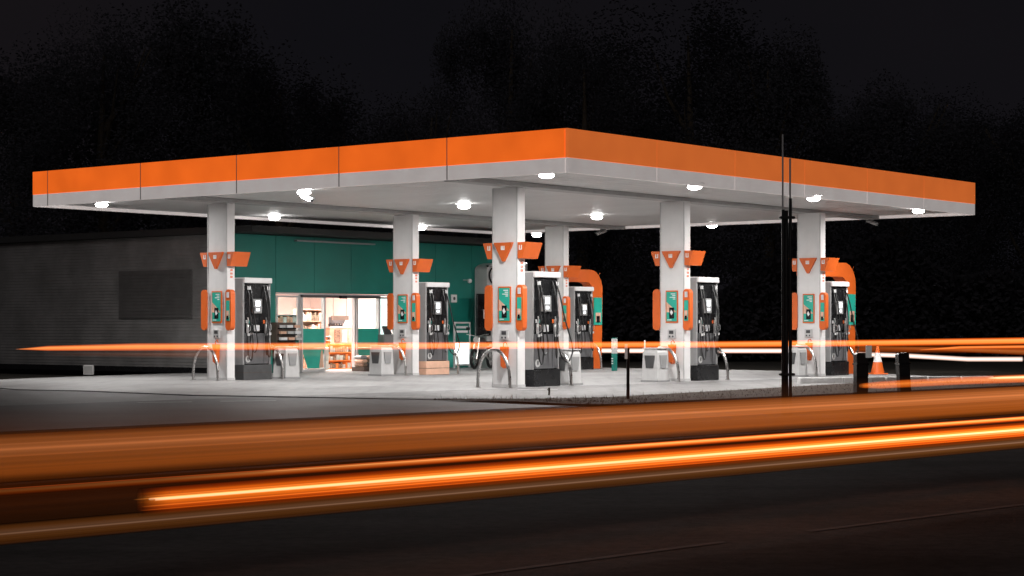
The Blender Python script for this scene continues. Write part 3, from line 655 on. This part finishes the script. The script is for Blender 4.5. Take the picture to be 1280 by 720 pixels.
box(-.2, .2, 0, .3, 0, .3, bev=.02).build('body', 'grey', t); T = Matrix.Translation((0, .1, .42)) @ Matrix.Rotation(-.4, 4, 'X'); MB().box(-.15, .15, -.03, .03, -.13, .13, T, bev=.01).build('screen', 'dgrey', t)
box(-.22, .22, 0, .31, -.04, -.002).build('shelf', 'black', t)
# pale poster stand and notice on the teal wall
t, hw, h = inshop('poster_stand', 568, 588, 404, 462, -.4, .1, None, 'white framed poster stand right of the peach based pump', 'sign'); t.location.z = .002; h = 1.42
fr = MB(); fr.box(-hw, -hw + .05, 0, .05, 0, h); fr.box(hw - .05, hw, 0, .05, 0, h); fr.box(-hw + .05, hw - .05, 0, .05, h - .05, h); fr.box(-hw + .05, hw - .05, 0, .05, .08, .13); fr.build('frame', 'white', t)
box(-hw + .05, hw - .05, .015, .035, .78, h - .05).build('upper_poster', 'teal', t); box(-hw + .05, hw - .05, .015, .035, .13, .775).build('lower_poster', 'lwin', t)
for i in range(2): box(-hw + .1, hw - .12, .005, .012, h - .2 - i * .13, h - .13 - i * .13).build('text_line', 'glowtext', t)
for s in (-1, 1): box(s * (hw - .08) - .04, s * (hw - .08) + .04, -.15, .2, 0, .03).build('foot', 'grey', t)
t, hw, h = inshop('wall_notice', 563.5, 571, 367, 378, -.06, .02, None, 'small white notice on the teal wall', 'notice'); box(-.13, .13, -.02, .015, 0, .24, bev=.004).build('plate', 'white', t); MB().prism(rrect(.1, .1, .045), 'y', -.026, -.021, Matrix.Translation((0, 0, .12))).build('symbol', 'dgrey', t)
t, hw, h = inshop('wall_camera', 584, 590, 344, 352, -.3, .02, None, 'small white camera high on the teal wall', 'camera')
MB().tube([(0, .25, .05), (0, .05, .05)], .02, 8).build('arm', 'lgrey', t); MB().lathe([(.001, -.06), (.06, -.03), (.075, .03), (.06, .08), (.001, .09)], 12).build('dome', 'white', t, smooth=True)
# grey cabin with a black sign
Qk = P0 + U * ft(592.0) - V * .05
t = thing('cabin', Qk, 'pale grey cabin with a black sign beyond the motorcycle', 'cabin')
kd = Qk.y; zk = CH + 74 * kd / F
prof = [(0, 0), (2.0, 0), (2.0, zk + .12)] + [(.55 - .55 * math.sin(math.pi / 2 * i / 6), zk + .12 - .22 * (1 - math.cos(math.pi / 2 * i / 6))) for i in range(7)]
MB().prism(prof, 'y', -.5, -.0).build('shell', 'lgrey', t)
box(.02, 2.0, -.53, -.5, zk - .75, zk - .735).build('seam', 'grey', t)
MB().add([(0, -.52, zk - .02), (2.0, -.52, zk + .14), (2.0, -.45, zk + .2), (0, -.45, zk + .03)], [(0, 1, 2, 3)]).build('roof_edge', 'black', t)
def kx(px): 
    k = (px - 640) / F; Q = Qk - V * .5; return (k * Q.y - Q.x) / (U.x - k * U.y)
sg = box(kx(595), kx(612), -.56, -.5, CH - 12 * kd / F, CH + 40 * kd / F, bev=.01).build('sign_panel', 'black', t)
text('b', .42, 'glowtext', sg, (kx(604.5), -.564, CH + 14 * kd / F), FV, 'lettering')
ring = MB(); rc = Vector((kx(616), -.53, CH + 63 * kd / F)); ring.tube([rc + Vector((math.cos(a) * .2, 0, math.sin(a) * .24)) for a in [i * math.pi / 12 for i in range(25)]], .028, 6); ring.build('ring_emblem', 'black', t)
# ------------------------------------------------------------ motorcycle
t = thing('motorcycle', onz(603, 461, 0), 'dark motorcycle parked between the poster stand and the front column', 'motorcycle', rz=1.22)
def wheel(x):
    T = Matrix.Translation((x, 0, .31))
    o = MB().tube([(math.cos(a) * .26, 0, math.sin(a) * .26) for a in [i * math.pi / 12 for i in range(25)]], .05, 8, T, cap=False).build('wheel', 'rubber', t, smooth=True)
    sp = MB(); sp.tube([(math.cos(a) * .21, 0, math.sin(a) * .21) for a in [i * math.pi / 12 for i in range(25)]], .012, 5, T, cap=False)
    for i in range(8):
        a = i * math.pi / 4; sp.tube([(0, 0, 0), (math.cos(a) * .21, 0, math.sin(a) * .21)], .009, 4, T)
    sp.tube([(0, -.07, 0), (0, .07, 0)], .035, 8, T); sp.build('rim', 'steel', o)
wheel(-.68); wheel(.68)
MB().tube([(-.68, .07, .31), (-.5, .07, .72), (-.42, .06, .95)], .022, 6).tube([(-.68, -.07, .31), (-.5, -.07, .72), (-.42, -.06, .95)], .022, 6).build('fork', 'steel', t, smooth=True)
MB().tube([(-.45, 0, .85), (-.2, 0, .45), (.2, 0, .4), (.68, .08, .31)], .025, 6).tube([(-.45, 0, .85), (.1, 0, .7), (.55, 0, .72)], .025, 6).tube([(.2, 0, .4), (.3, 0, .7)], .022, 6).build('frame', 'black', t)
MB().box(-.22, .16, -.12, .12, .3, .58, bev=.05).box(-.1, .1, -.16, .16, .36, .5, bev=.03).build('engine', 'dgrey', t)
MB().add([(x, y * w_, z) for x, w_, z0, z1 in ((-.38, .06, .74, .86), (-.22, .15, .68, .95), (.0, .14, .68, .92), (.16, .08, .7, .8)) for y, z in ((-1, z0), (1, z0), (.7, z1), (-.7, z1))],
         [(3, 2, 1, 0), (12, 13, 14, 15)] + [(r * 4 + i, r * 4 + (i + 1) % 4, r * 4 + 4 + (i + 1) % 4, r * 4 + 4 + i) for r in range(3) for i in range(4)]).build('tank', 'dgrey', t, smooth=True)
MB().box(.12, .72, -.12, .12, .74, .83, bev=.04).build('seat', 'black', t)
MB().tube([(-.4, -.36, 1.05), (-.42, -.2, 1.03), (-.42, 0, .97), (-.42, .2, 1.03), (-.4, .36, 1.05)], .015, 6).build('handlebar', 'steel', t)
for s in (-1, 1): MB().tube([(-.42, s * .25, 1.04), (-.46, s * .28, 1.2)], .008, 5).box(-.49, -.46, s * .28 - .06, s * .28 + .06, 1.17, 1.26, bev=.01).build('mirror', 'black', t)
MB().lathe([(.001, -.1), (.06, -.08), (.09, 0), (.09, .02), (.001, .03)], 12, Matrix.Translation((-.52, 0, .88)) @ Matrix.Rotation(-math.pi / 2, 4, 'Y')).build('headlight', 'lgrey', t, smooth=True)
MB().tube([(-.1, -.16, .4), (.1, -.18, .28), (.75, -.2, .36)], [.02, .025, .045], 8).build('exhaust', 'steel', t, smooth=True)
MB().prism([(.4, .64), (.95, .66), (.98, .6), (.9, .58), (.45, .6)], 'y', -.06, .06).build('mudguard', 'black', t)
# ------------------------------------------------------------ posts, poles, cone
pd = 28.0
t = thing('twin_pole', at(984, pd, -.05), 'pair of tall thin black poles clamped together in front of the canopy', 'pole', rz=0)
m2 = pd / F
def zz(py): return CH + (HY - py) * m2 + .05
MB().tube([(-5 * m2, 0, 0), (-5 * m2, 0, zz(262))], .026, 10).build('pole', 'blackm', t, smooth=True); MB().tube([(-5.6 * m2, 0, zz(262)), (-5.6 * m2, 0, zz(168))], .013, 8).build('pole_top', 'lgrey', t, smooth=True)
MB().tube([(4 * m2, 0, 0), (4 * m2, 0, zz(248))], .025, 10).build('pole', 'blackm', t, smooth=True); MB().tube([(3.6 * m2, 0, zz(248)), (3.6 * m2, 0, zz(198))], .014, 8).build('pole_top', 'lgrey', t, smooth=True)
MB().tube([(-.5 * m2, .05, 0), (-.5 * m2, .05, zz(263))], .03, 10).build('pole', 'blackm', t, smooth=True)
for py in (272, 468): MB().box(-.11, .11, -.045, .09, zz(py) - .02, zz(py) + .02, bev=.008).tube([(-.12, .02, zz(py)), (.12, .02, zz(py))], .012, 6).build('clamp', 'blackm', t)
# reflector post on the verge
dq = 33.0; mq = dq / F
t = thing('reflector_post', at(785, dq, 0), 'thin black post with a white reflector on the verge', 'post', rz=0)
MB().tube([(0, 0, -.05), (0, 0, 1.0)], .028, 8).build('shaft', 'blackm', t, smooth=True); box(-.06, -.01, -.05, -.03, .72, .98, bev=.004).build('reflector', 'ref', t)
t = thing('marker_stake', onz(806, 463, 0), 'thin white stake behind the reflector post', 'stake', rz=0); MB().tube([(0, 0, 0), (0, 0, .84)], .02, 6).build('shaft', 'white', t)
MB().lathe([(.03, 0), (.022, .03), (.001, .05)], 8, Matrix.Translation((0, 0, .84))).build('tip', 'white', t)
t = thing('short_stick', onz(686, 494, 0), 'short dark stick poking out of the grass below the front pump', 'stick', rz=.3)
MB().tube([(0, 0, -.02), (.01, 0, .07), (.004, 0, .14)], [.02, .017, .022], 7).build('stem', 'bark', t); MB().tube([(.005, 0, .08), (-.03, .01, .11)], .008, 5).build('twig', 'bark', t)
t = thing('teal_totem', onz(768, 463.5, 0), 'slim teal and white totem right of the far orange arch', 'sign', rz=TH)
box(-.08, .08, -.05, .05, 0, .95, bev=.01).build('body', 'teal', t); box(-.081, .081, -.052, .052, .5, .93).build('upper_band', 'lgrey', t); [box(-.108, -.102, -.03, .03, .2 + .07 * i, .23 + .07 * i).build('printed_mark', 'white', t) for i in range(3)]
# timber bollards on the right verge
def bollard(px, d, tilt, label, refl):
    t = thing('timber_bollard', at(px, d, -.04), label, 'bollard', 'dark timber bollards on the verge', rz=.2)
    T = Matrix.Rotation(tilt, 4, 'Y'); h = (CH + (HY - 441) * d / F) + .04
    MB().box(-.1, .1, -.1, .1, 0, h, T, bev=.025).build('post', 'blackm', t)
    MB().box(-.104, .104, -.104, .104, h - .2, h - .17, T).build('groove', 'black', t)
    if refl: MB().box(.04, .14, -.13, -.105, h - .08, h + .12, T, bev=.004).build('reflector', 'ref', t)
bollard(1076, 31, 0, 'dark timber bollard with a grey reflector left of the cone', True); bollard(1131, 33, -.06, 'leaning dark timber bollard right of the cone', False)
t = thing('traffic_cone', onz(1097, 468, 0), 'orange and white traffic cone beyond the dark bollards', 'cone', rz=.3)
def cone_(z0, z1, nm, m_): 
    r = lambda z: .17 * (1 - z / .8) + .02
    return MB().lathe([(r(z0), z0), (r(z1), z1)], 18).build(nm, m_, t, smooth=True)
box(-.21, .21, -.21, .21, 0, .035, bev=.015).build('base', 'orange', t); cone_(.035, .33, 'lower_cone', 'orange'); cone_(.33, .58, 'white_sleeve', 'white'); cone_(.58, .76, 'tip', 'orange')
t = thing('utility_box', Vector(onz(115, 468, 0)) + Vector((0, -.4, 0)), 'small pale utility box at the foot of the dark side wall', 'box', rz=.1)
box(-.13, .13, -.1, .1, 0, .26, bev=.01).build('body', 'beam', t); box(-.11, .11, -.108, -.1, .03, .23).build('door', 'slat', t)

# ------------------------------------------------------------ trees
def leafmesh(seed, n, w_, h, size):
    r = random.Random(seed); mb = MB(); cl = []
    for i in range(70):
        a = r.uniform(0, 6.28); q = r.random() ** .5; zf = r.random()
        rad = w_ * math.sin(math.pi * (.12 + .83 * zf)) ** .7
        cl.append((math.cos(a) * q * rad, math.sin(a) * q * rad, zf * h, r.uniform(.09, .2) * w_ * 1.3))
    for i in range(n):
        c = cl[r.randrange(len(cl))]; v = Vector((r.gauss(0, 1), r.gauss(0, 1), r.gauss(0, .75))).normalized() * c[3] * r.random() ** .45
        p = Vector(c[:3]) + v; a = Vector((r.gauss(0, 1), r.gauss(0, 1), r.gauss(0, 1))).normalized() * size * r.uniform(.5, 1.2); b = a.orthogonal().normalized() * size * .5; a.z *= .5; b.z *= .5
        k = len(mb.v); mb.v += [p - a, p + b, p + a, p - b]; mb.f.append((k, k + 1, k + 2, k + 3))
    return mb
def trunk(seed, h):
    r = random.Random(seed); mb = MB(); mb.tube([(0, 0, -.2), (.1, 0, h * .3), (-.1, .1, h * .6), (0, 0, h * .9)], [.4, .3, .2, .05], 8)
    for i in range(7):
        a = r.uniform(0, 6.28); z = h * r.uniform(.3, .7); mb.tube([(0, 0, z), (math.cos(a) * h * .12, math.sin(a) * h * .12, z + h * .1), (math.cos(a) * h * .22, math.sin(a) * h * .22, z + h * .24)], [.13, .08, .02], 5)
    return mb
crowns = [leafmesh(s, 42000, 1.0, 1.0, .015).mesh('crown', M['leaf']) for s in (1, 2, 3)]
trunks = [trunk(s, 10).mesh('trunk', M['bark']) for s in (4, 5)]
TR = [(20, 92, 58, 7.5, 'dark tree at the far left edge of the picture'), (130, 88, 22, 6.5, 'dark tree left of the tallest left hand tree'), (250, 96, -8, 8, 'tallest dark tree above the left part of the canopy'), (350, 90, 75, 6, 'dark tree right of the tallest left hand tree'),
      (430, 98, 125, 6, 'low dark tree in the dip left of the centre'), (540, 92, 112, 5, 'low dark tree just left of the central trees'), (640, 100, -10, 7, 'tall dark tree above the front corner of the canopy'), (730, 94, 45, 6, 'dark tree right of the canopy corner'),
      (860, 97, -2, 8.5, 'broad dark tree above the right fascia'), (960, 93, 45, 6.5, 'dark tree behind the twin poles'), (1030, 99, 120, 5, 'low dark tree right of the twin poles'), (1130, 92, 95, 6.5, 'rounded dark tree above the right end of the canopy'),
      (1215, 96, 125, 6, 'dark tree beyond the right end of the canopy'), (1290, 90, 130, 6, 'dark tree at the right edge of the picture')]
for i, (px, d, ty, rw, lb) in enumerate(TR):
    h = CH + (HY - ty) * d / F; t = thing('tree', at(px, d, -.1), lb, 'tree', 'dark trees behind the station', rz=i * 1.3)
    o = bpy.data.objects.new('crown', crowns[i % 3]); C.objects.link(o); o.parent = t; ch = h * .86; o.scale = (rw, rw, ch * .93); o.location = (0, 0, h * .1)
    o = bpy.data.objects.new('trunk', trunks[i % 2]); C.objects.link(o); o.parent = t; o.scale = (1, 1, h / 10)
# long hedge behind everything
hg = MB(); r = random.Random(11)
for i in range(80000):
    px = r.uniform(-300, 1600); d = r.uniform(76, 80); top = CH + (HY - 335 + 28 * math.sin(px * .013) + 14 * math.sin(px * .041)) * d / F
    p = at(px, d, r.random() ** .8 * top); s = .16
    a = Vector((r.gauss(0, 1), r.gauss(0, 1), r.gauss(0, 1))).normalized() * s; b = a.orthogonal().normalized() * s * .6
    k = len(hg.v); hg.v += [p - a, p + b, p + a, p - b]; hg.f.append((k, k + 1, k + 2, k + 3))
tag(hg.build('hedge', 'hedge'), 'long dark hedge behind the station', 'hedge', kind='stuff')
tag(MB().box(-60, 75, 80.5, 82, -.1, 2.6).build('earth_bank', 'soil'), kind='structure')

# ------------------------------------------------------------ glowing trails of passing lights
def trailmat(name, stops, along, strength, streak=.35, vs=26, dens=0.0):
    """stops: colour across the trail from its lower to its upper edge; along: brightness from left to right"""
    m = bpy.data.materials.new(name); m.use_nodes = True; t = m.node_tree
    for n in list(t.nodes): t.nodes.remove(n)
    N = t.nodes.new; L = t.links.new
    o = N('ShaderNodeOutputMaterial'); ad = N('ShaderNodeAddShader'); tr = N('ShaderNodeBsdfTransparent'); em = N('ShaderNodeEmission')
    uv = N('ShaderNodeUVMap'); sp = N('ShaderNodeSeparateXYZ'); L(uv.outputs[0], sp.inputs[0])
    r1 = N('ShaderNodeValToRGB'); r1.color_ramp.interpolation = 'EASE'
    while len(r1.color_ramp.elements) < len(stops): r1.color_ramp.elements.new(.5)
    for e, (p, c) in zip(r1.color_ramp.elements, stops): e.position = p; e.color = tuple(c) + (1,)
    L(sp.outputs[1], r1.inputs[0])
    r2 = N('ShaderNodeValToRGB')
    while len(r2.color_ramp.elements) < len(along): r2.color_ramp.elements.new(.5)
    for e, (p, c) in zip(r2.color_ramp.elements, along): e.position = p; e.color = (c, c, c, 1)
    L(sp.outputs[0], r2.inputs[0])
    mp = N('ShaderNodeMapping'); mp.inputs['Scale'].default_value = (.8, vs, 1); L(uv.outputs[0], mp.inputs[0])
    nz = N('ShaderNodeTexNoise'); nz.inputs['Scale'].default_value = 1; nz.inputs['Detail'].default_value = 3; L(mp.outputs[0], nz.inputs['Vector'])
    mr = N('ShaderNodeMapRange'); mr.inputs[1].default_value = .3; mr.inputs[2].default_value = .7; mr.inputs[3].default_value = 1 - streak; mr.inputs[4].default_value = 1 + streak; L(nz.outputs['Fac'], mr.inputs[0])
    mu = N('ShaderNodeMath'); mu.operation = 'MULTIPLY'; L(mr.outputs[0], mu.inputs[0]); L(r2.outputs[0], mu.inputs[1])
    mu2 = N('ShaderNodeMath'); mu2.operation = 'MULTIPLY'; L(mu.outputs[0], mu2.inputs[0]); mu2.inputs[1].default_value = strength * .5
    L(r1.outputs[0], em.inputs[0]); L(mu2.outputs[0], em.inputs[1]); tr.inputs[0].default_value = (1 - dens, 1 - dens, 1 - dens, 1)
    L(tr.outputs[0], ad.inputs[0]); L(em.outputs[0], ad.inputs[1]); L(ad.outputs[0], o.inputs[0])
    m.cycles.emission_sampling = 'FRONT_BACK'
    return m
def trail(name, pts, hh, m, label, thick=.03, n=14, sub=48):
    """pts: world points of the centre line; hh: half height at each"""
    P = []; H = []; k = len(pts) - 1
    for i in range(sub + 1):
        s = i / sub * k; j = min(int(s), k - 1); f = s - j
        P.append(pts[j].lerp(pts[j + 1], f)); H.append(hh[j] * (1 - f) + hh[j + 1] * f)
    vs = []; uvs = []
    for i, p in enumerate(P):
        d = (P[min(i + 1, sub)] - P[max(i - 1, 0)]).normalized(); q = Vector((-d.y, d.x, 0)).normalized()
        for a in range(n):
            an = 2 * math.pi * a / n; s = math.sin(an); c = math.cos(an)
            vs.append(p + q * (c * thick) + Vector((0, 0, s * H[i]))); uvs.append((i / sub, s * .5 + .5))
    fs = [(i * n + a, i * n + (a + 1) % n, (i + 1) * n + (a + 1) % n, (i + 1) * n + a) for i in range(sub) for a in range(n)]
    me = bpy.data.meshes.new(name); me.from_pydata([tuple(v) for v in vs], [], fs); me.materials.append(m)
    ul = me.uv_layers.new(name='UVMap')
    for lp in me.loops: ul.data[lp.index].uv = uvs[lp.vertex_index]
    o = bpy.data.objects.new(name, me); C.objects.link(o); return tag(o, label, 'light trail', 'glowing trails of passing vehicle lights')
def rl(px, x0=12.0, n=0):      # point of the lane line x0 at a photo column
    k = (px - 640) / F; b = Vector((0, x0, 0)); t_ = (k * b.y) / (RD.x - k * RD.y); return b + RD * t_
def lane(px0, px1, z, x0=12.0): a, b = rl(px0, x0), rl(px1, x0); return [Vector((a.x, a.y, z)), Vector((b.x, b.y, z))]
K = (0, 0, 0)
def filaments(par, spec, x0=11.9):
    for k, (px0, z, hh_, col, st) in enumerate(spec):
        f_ = trail('filament', lane(px0, 1310, z, x0 - .004 * k), [hh_ * .8, hh_], trailmat('trail_filament', [(0, K), (.5, col), (1, K)], [(0, .1), (.01, .55), (.3, .9), (1, 1.3)], st, .3, 2), None, thick=.008, n=8)
        f_.parent = par
        for p_ in ('label', 'category', 'group'):
            if p_ in f_: del f_[p_]
trail('light_trail', lane(-30, 1310, .487, 12.2), [.285] * 2, trailmat('trail_base_glow', [(0, K), (.1, (.012, .003, 0)), (.5, (.035, .007, .001)), (.9, (.04, .012, .003)), (1, K)],
      [(0, 1.2), (.3, 1.3), (1, 1.2)], 1.0, .3, 14, dens=.55), 'broad dark red brown glow behind the bright streaks across the road')
trail('light_trail', lane(-30, 1310, .8, 12.1), [.1] * 2, trailmat('trail_upper_haze', [(0, K), (.3, (.03, .008, .002)), (.6, (.016, .005, .002)), (1, K)], [(0, 1), (.4, .8), (1, .6)], 1.0, .2, 8, dens=.12), 'faint brown glow just above the wide amber band of light')
o = trail('light_trail', lane(-30, 1310, .64), [.126] * 2, trailmat('trail_amber_band', [(0, K), (.07, (.06, .013, .001)), (.22, (.26, .058, .007)), (.48, (.25, .062, .011)), (.66, (.4, .115, .03)), (.84, (.29, .078, .017)), (.95, (.13, .03, .005)), (1, K)],
      [(0, .72), (.25, .95), (.4, 1.1), (1, 1.6)], 1.12, .22, 14, dens=.4), 'wide dull amber band of light over the road below the forecourt')
filaments(o, [(-30, .69, .012, (.3, .09, .03), .5), (-30, .655, .006, (.25, .06, .015), .4), (-30, .715, .006, (.25, .08, .03), .4)])
o = trail('light_trail', lane(-30, 1310, .475), [.02, .024, .036, .05, .052, .054], trailmat('trail_upper_streak', [(0, K), (.2, (.3, .03, .002)), (.4, (.85, .14, .012)), (.65, (1, .33, .08)), (.85, (.5, .08, .008)), (1, K)],
      [(0, .1), (.1, .16), (.25, .55), (.4, 1.15), (1, 1.7)], 1.15, .4, 12, dens=.2), 'upper of the two bright orange streaks across the road')
filaments(o, [(330, .49, .006, (1, .35, .1), .6), (-30, .497, .004, (.5, .08, .02), .5)])
o = trail('light_trail', lane(174, 1310, .368), [.078, .08], trailmat('trail_bright_streak', [(0, K), (.14, (.16, .016, 0)), (.3, (.6, .07, .003)), (.5, (1, .19, .012)), (.62, (1.1, .27, .03)), (.75, (.85, .13, .005)), (.88, (.22, .02, 0)), (1, K)],
      [(0, 0), (.006, .22), (.02, .75), (.3, 1.05), (1, 1.45)], 1.05, .35, 20, dens=.2), 'brightest orange streak across the road starting at the lower left')
filaments(o, [(168, .392, .004, (1, .3, .05), .9), (178, .352, .006, (1, .25, .03), .6), (176, .333, .004, (.9, .15, .01), .6), (182, .405, .005, (1, .25, .04), .5), (420, .37, .008, (1, .5, .2), .5)])
trail('light_trail', lane(190, 1310, .382, 11.95), [.01, .013, .019], trailmat('trail_core', [(0, K), (.25, (.8, .35, .1)), (.5, (1, .85, .6)), (.75, (.8, .4, .12)), (1, K)],
      [(0, .6), (.006, 1), (.4, 1), (1, 1.35)], 1.2, .12, 2, dens=0), 'thin pale core inside the brightest streak across the road')
o = trail('light_trail', lane(-30, 1310, .265), [.055] * 2, trailmat('trail_lower_band', [(0, K), (.12, (.055, .015, .002)), (.38, (.11, .036, .008)), (.6, (.13, .055, .025)), (.8, (.1, .03, .006)), (1, K)],
      [(0, .8), (.37, .95), (1, 1.5)], .95, .35, 14, dens=.4), 'dim brown band of light along the bottom of the streaks')
filaments(o, [(-30, .275, .008, (.2, .12, .08), .6)])
# forecourt-level trails
def freepts(l): return [at(px, d, CH + (HY - py) * d / F) for px, py, d in l]
om = [(0, K), (.12, (.45, .06, .004)), (.4, (1, .24, .04)), (.65, (1, .3, .07)), (.88, (.5, .07, .004)), (1, K)]
trail('light_trail', freepts([(22, 436.5, 24.4), (60, 435.4, 25), (170, 433.8, 26), (400, 432.8, 28), (640, 431.6, 30), (900, 430.6, 33), (1100, 428.6, 35), (1310, 425.6, 37)]), [.004, .035, .055, .06, .06, .062, .066, .072],
      trailmat('trail_long_orange', om, [(0, .5), (.1, 1.0), (.6, 1.1), (1, 1.4)], 1.15, .1, 3), 'long thin orange trail running level in front of all the columns', thick=.03, sub=56)
trail('light_trail', freepts([(60, 442.5, 27), (280, 443, 28.2), (520, 441, 30)]), [.04, .075, .06], trailmat('trail_left_under', [(0, K), (.5, (.09, .025, .008)), (1, K)], [(0, .1), (.4, 1), (1, .2)], 1, .1, 3), 'dim orange glow under the left end of the long thin trail')
trail('light_trail', freepts([(655, 438, 60), (830, 438.5, 61), (975, 438.5, 62), (1060, 442.5, 62), (1130, 444.5, 62), (1210, 449, 61), (1278, 449, 60)]), [.085] * 7, trailmat('trail_white', [(0, K), (.25, (.8, .55, .45)), (.5, (1, .95, .9)), (.75, (.8, .55, .45)), (1, K)], [(0, 1), (1, .9)], 1.5, .1, 3),
      'thin white headlight trail passing behind the pumps on the right', thick=.06, sub=30)
trail('light_trail', freepts([(775, 439, 58), (985, 438, 58), (1080, 437, 58), (1310, 436, 58)]), [.09, .12, .12, .15], trailmat('trail_red_low', [(0, K), (.5, (.3, .05, .006)), (1, K)], [(0, .7), (1, 1)], .9, .3, 5), 'dull red orange trail behind the pumps on the right', thick=.06)
trail('light_trail', freepts([(1072, 433.5, 36), (1180, 436.5, 37), (1310, 441.5, 38)]), [.035, .04, .07], trailmat('trail_red_fall', om, [(0, .15), (1, .45)], .7, .2, 4), 'thin red orange trail falling towards the right edge', thick=.03)
trail('light_trail', freepts([(1150, 437.5, 35), (1200, 434.2, 35.5), (1310, 433, 36)]), [.01, .028, .035], trailmat('trail_red_rise', om, [(0, .3), (.4, 1), (1, 1)], 1.0, .1, 3), 'short thin orange trail just under the long one at the right edge', thick=.02)
trail('light_trail', freepts([(1076, 482.3, 24), (1100, 481.2, 24.3), (1200, 476, 25.5), (1310, 472, 27)]), [.03, .055, .06, .066], trailmat('trail_right_short', [(0, K), (.2, (.6, .1, .004)), (.5, (1, .24, .03)), (.8, (.7, .12, .008)), (1, K)], [(0, .3), (.08, .85), (.6, .95), (1, 1.3)], 1.15, .2, 5), 'short orange trail low across the dark bollards at the right', thick=.03)
trail('light_trail', freepts([(1236, 472.6, 25.8), (1250, 472.2, 26), (1310, 470.5, 26.8)]), [.01, .022, .03], trailmat('trail_right_core', [(0, K), (.5, (1, .8, .45)), (1, K)], [(0, .6), (.3, 1), (1, 1)], 1.5, .1, 3), 'white hot core of the short trail at the right edge', thick=.015)
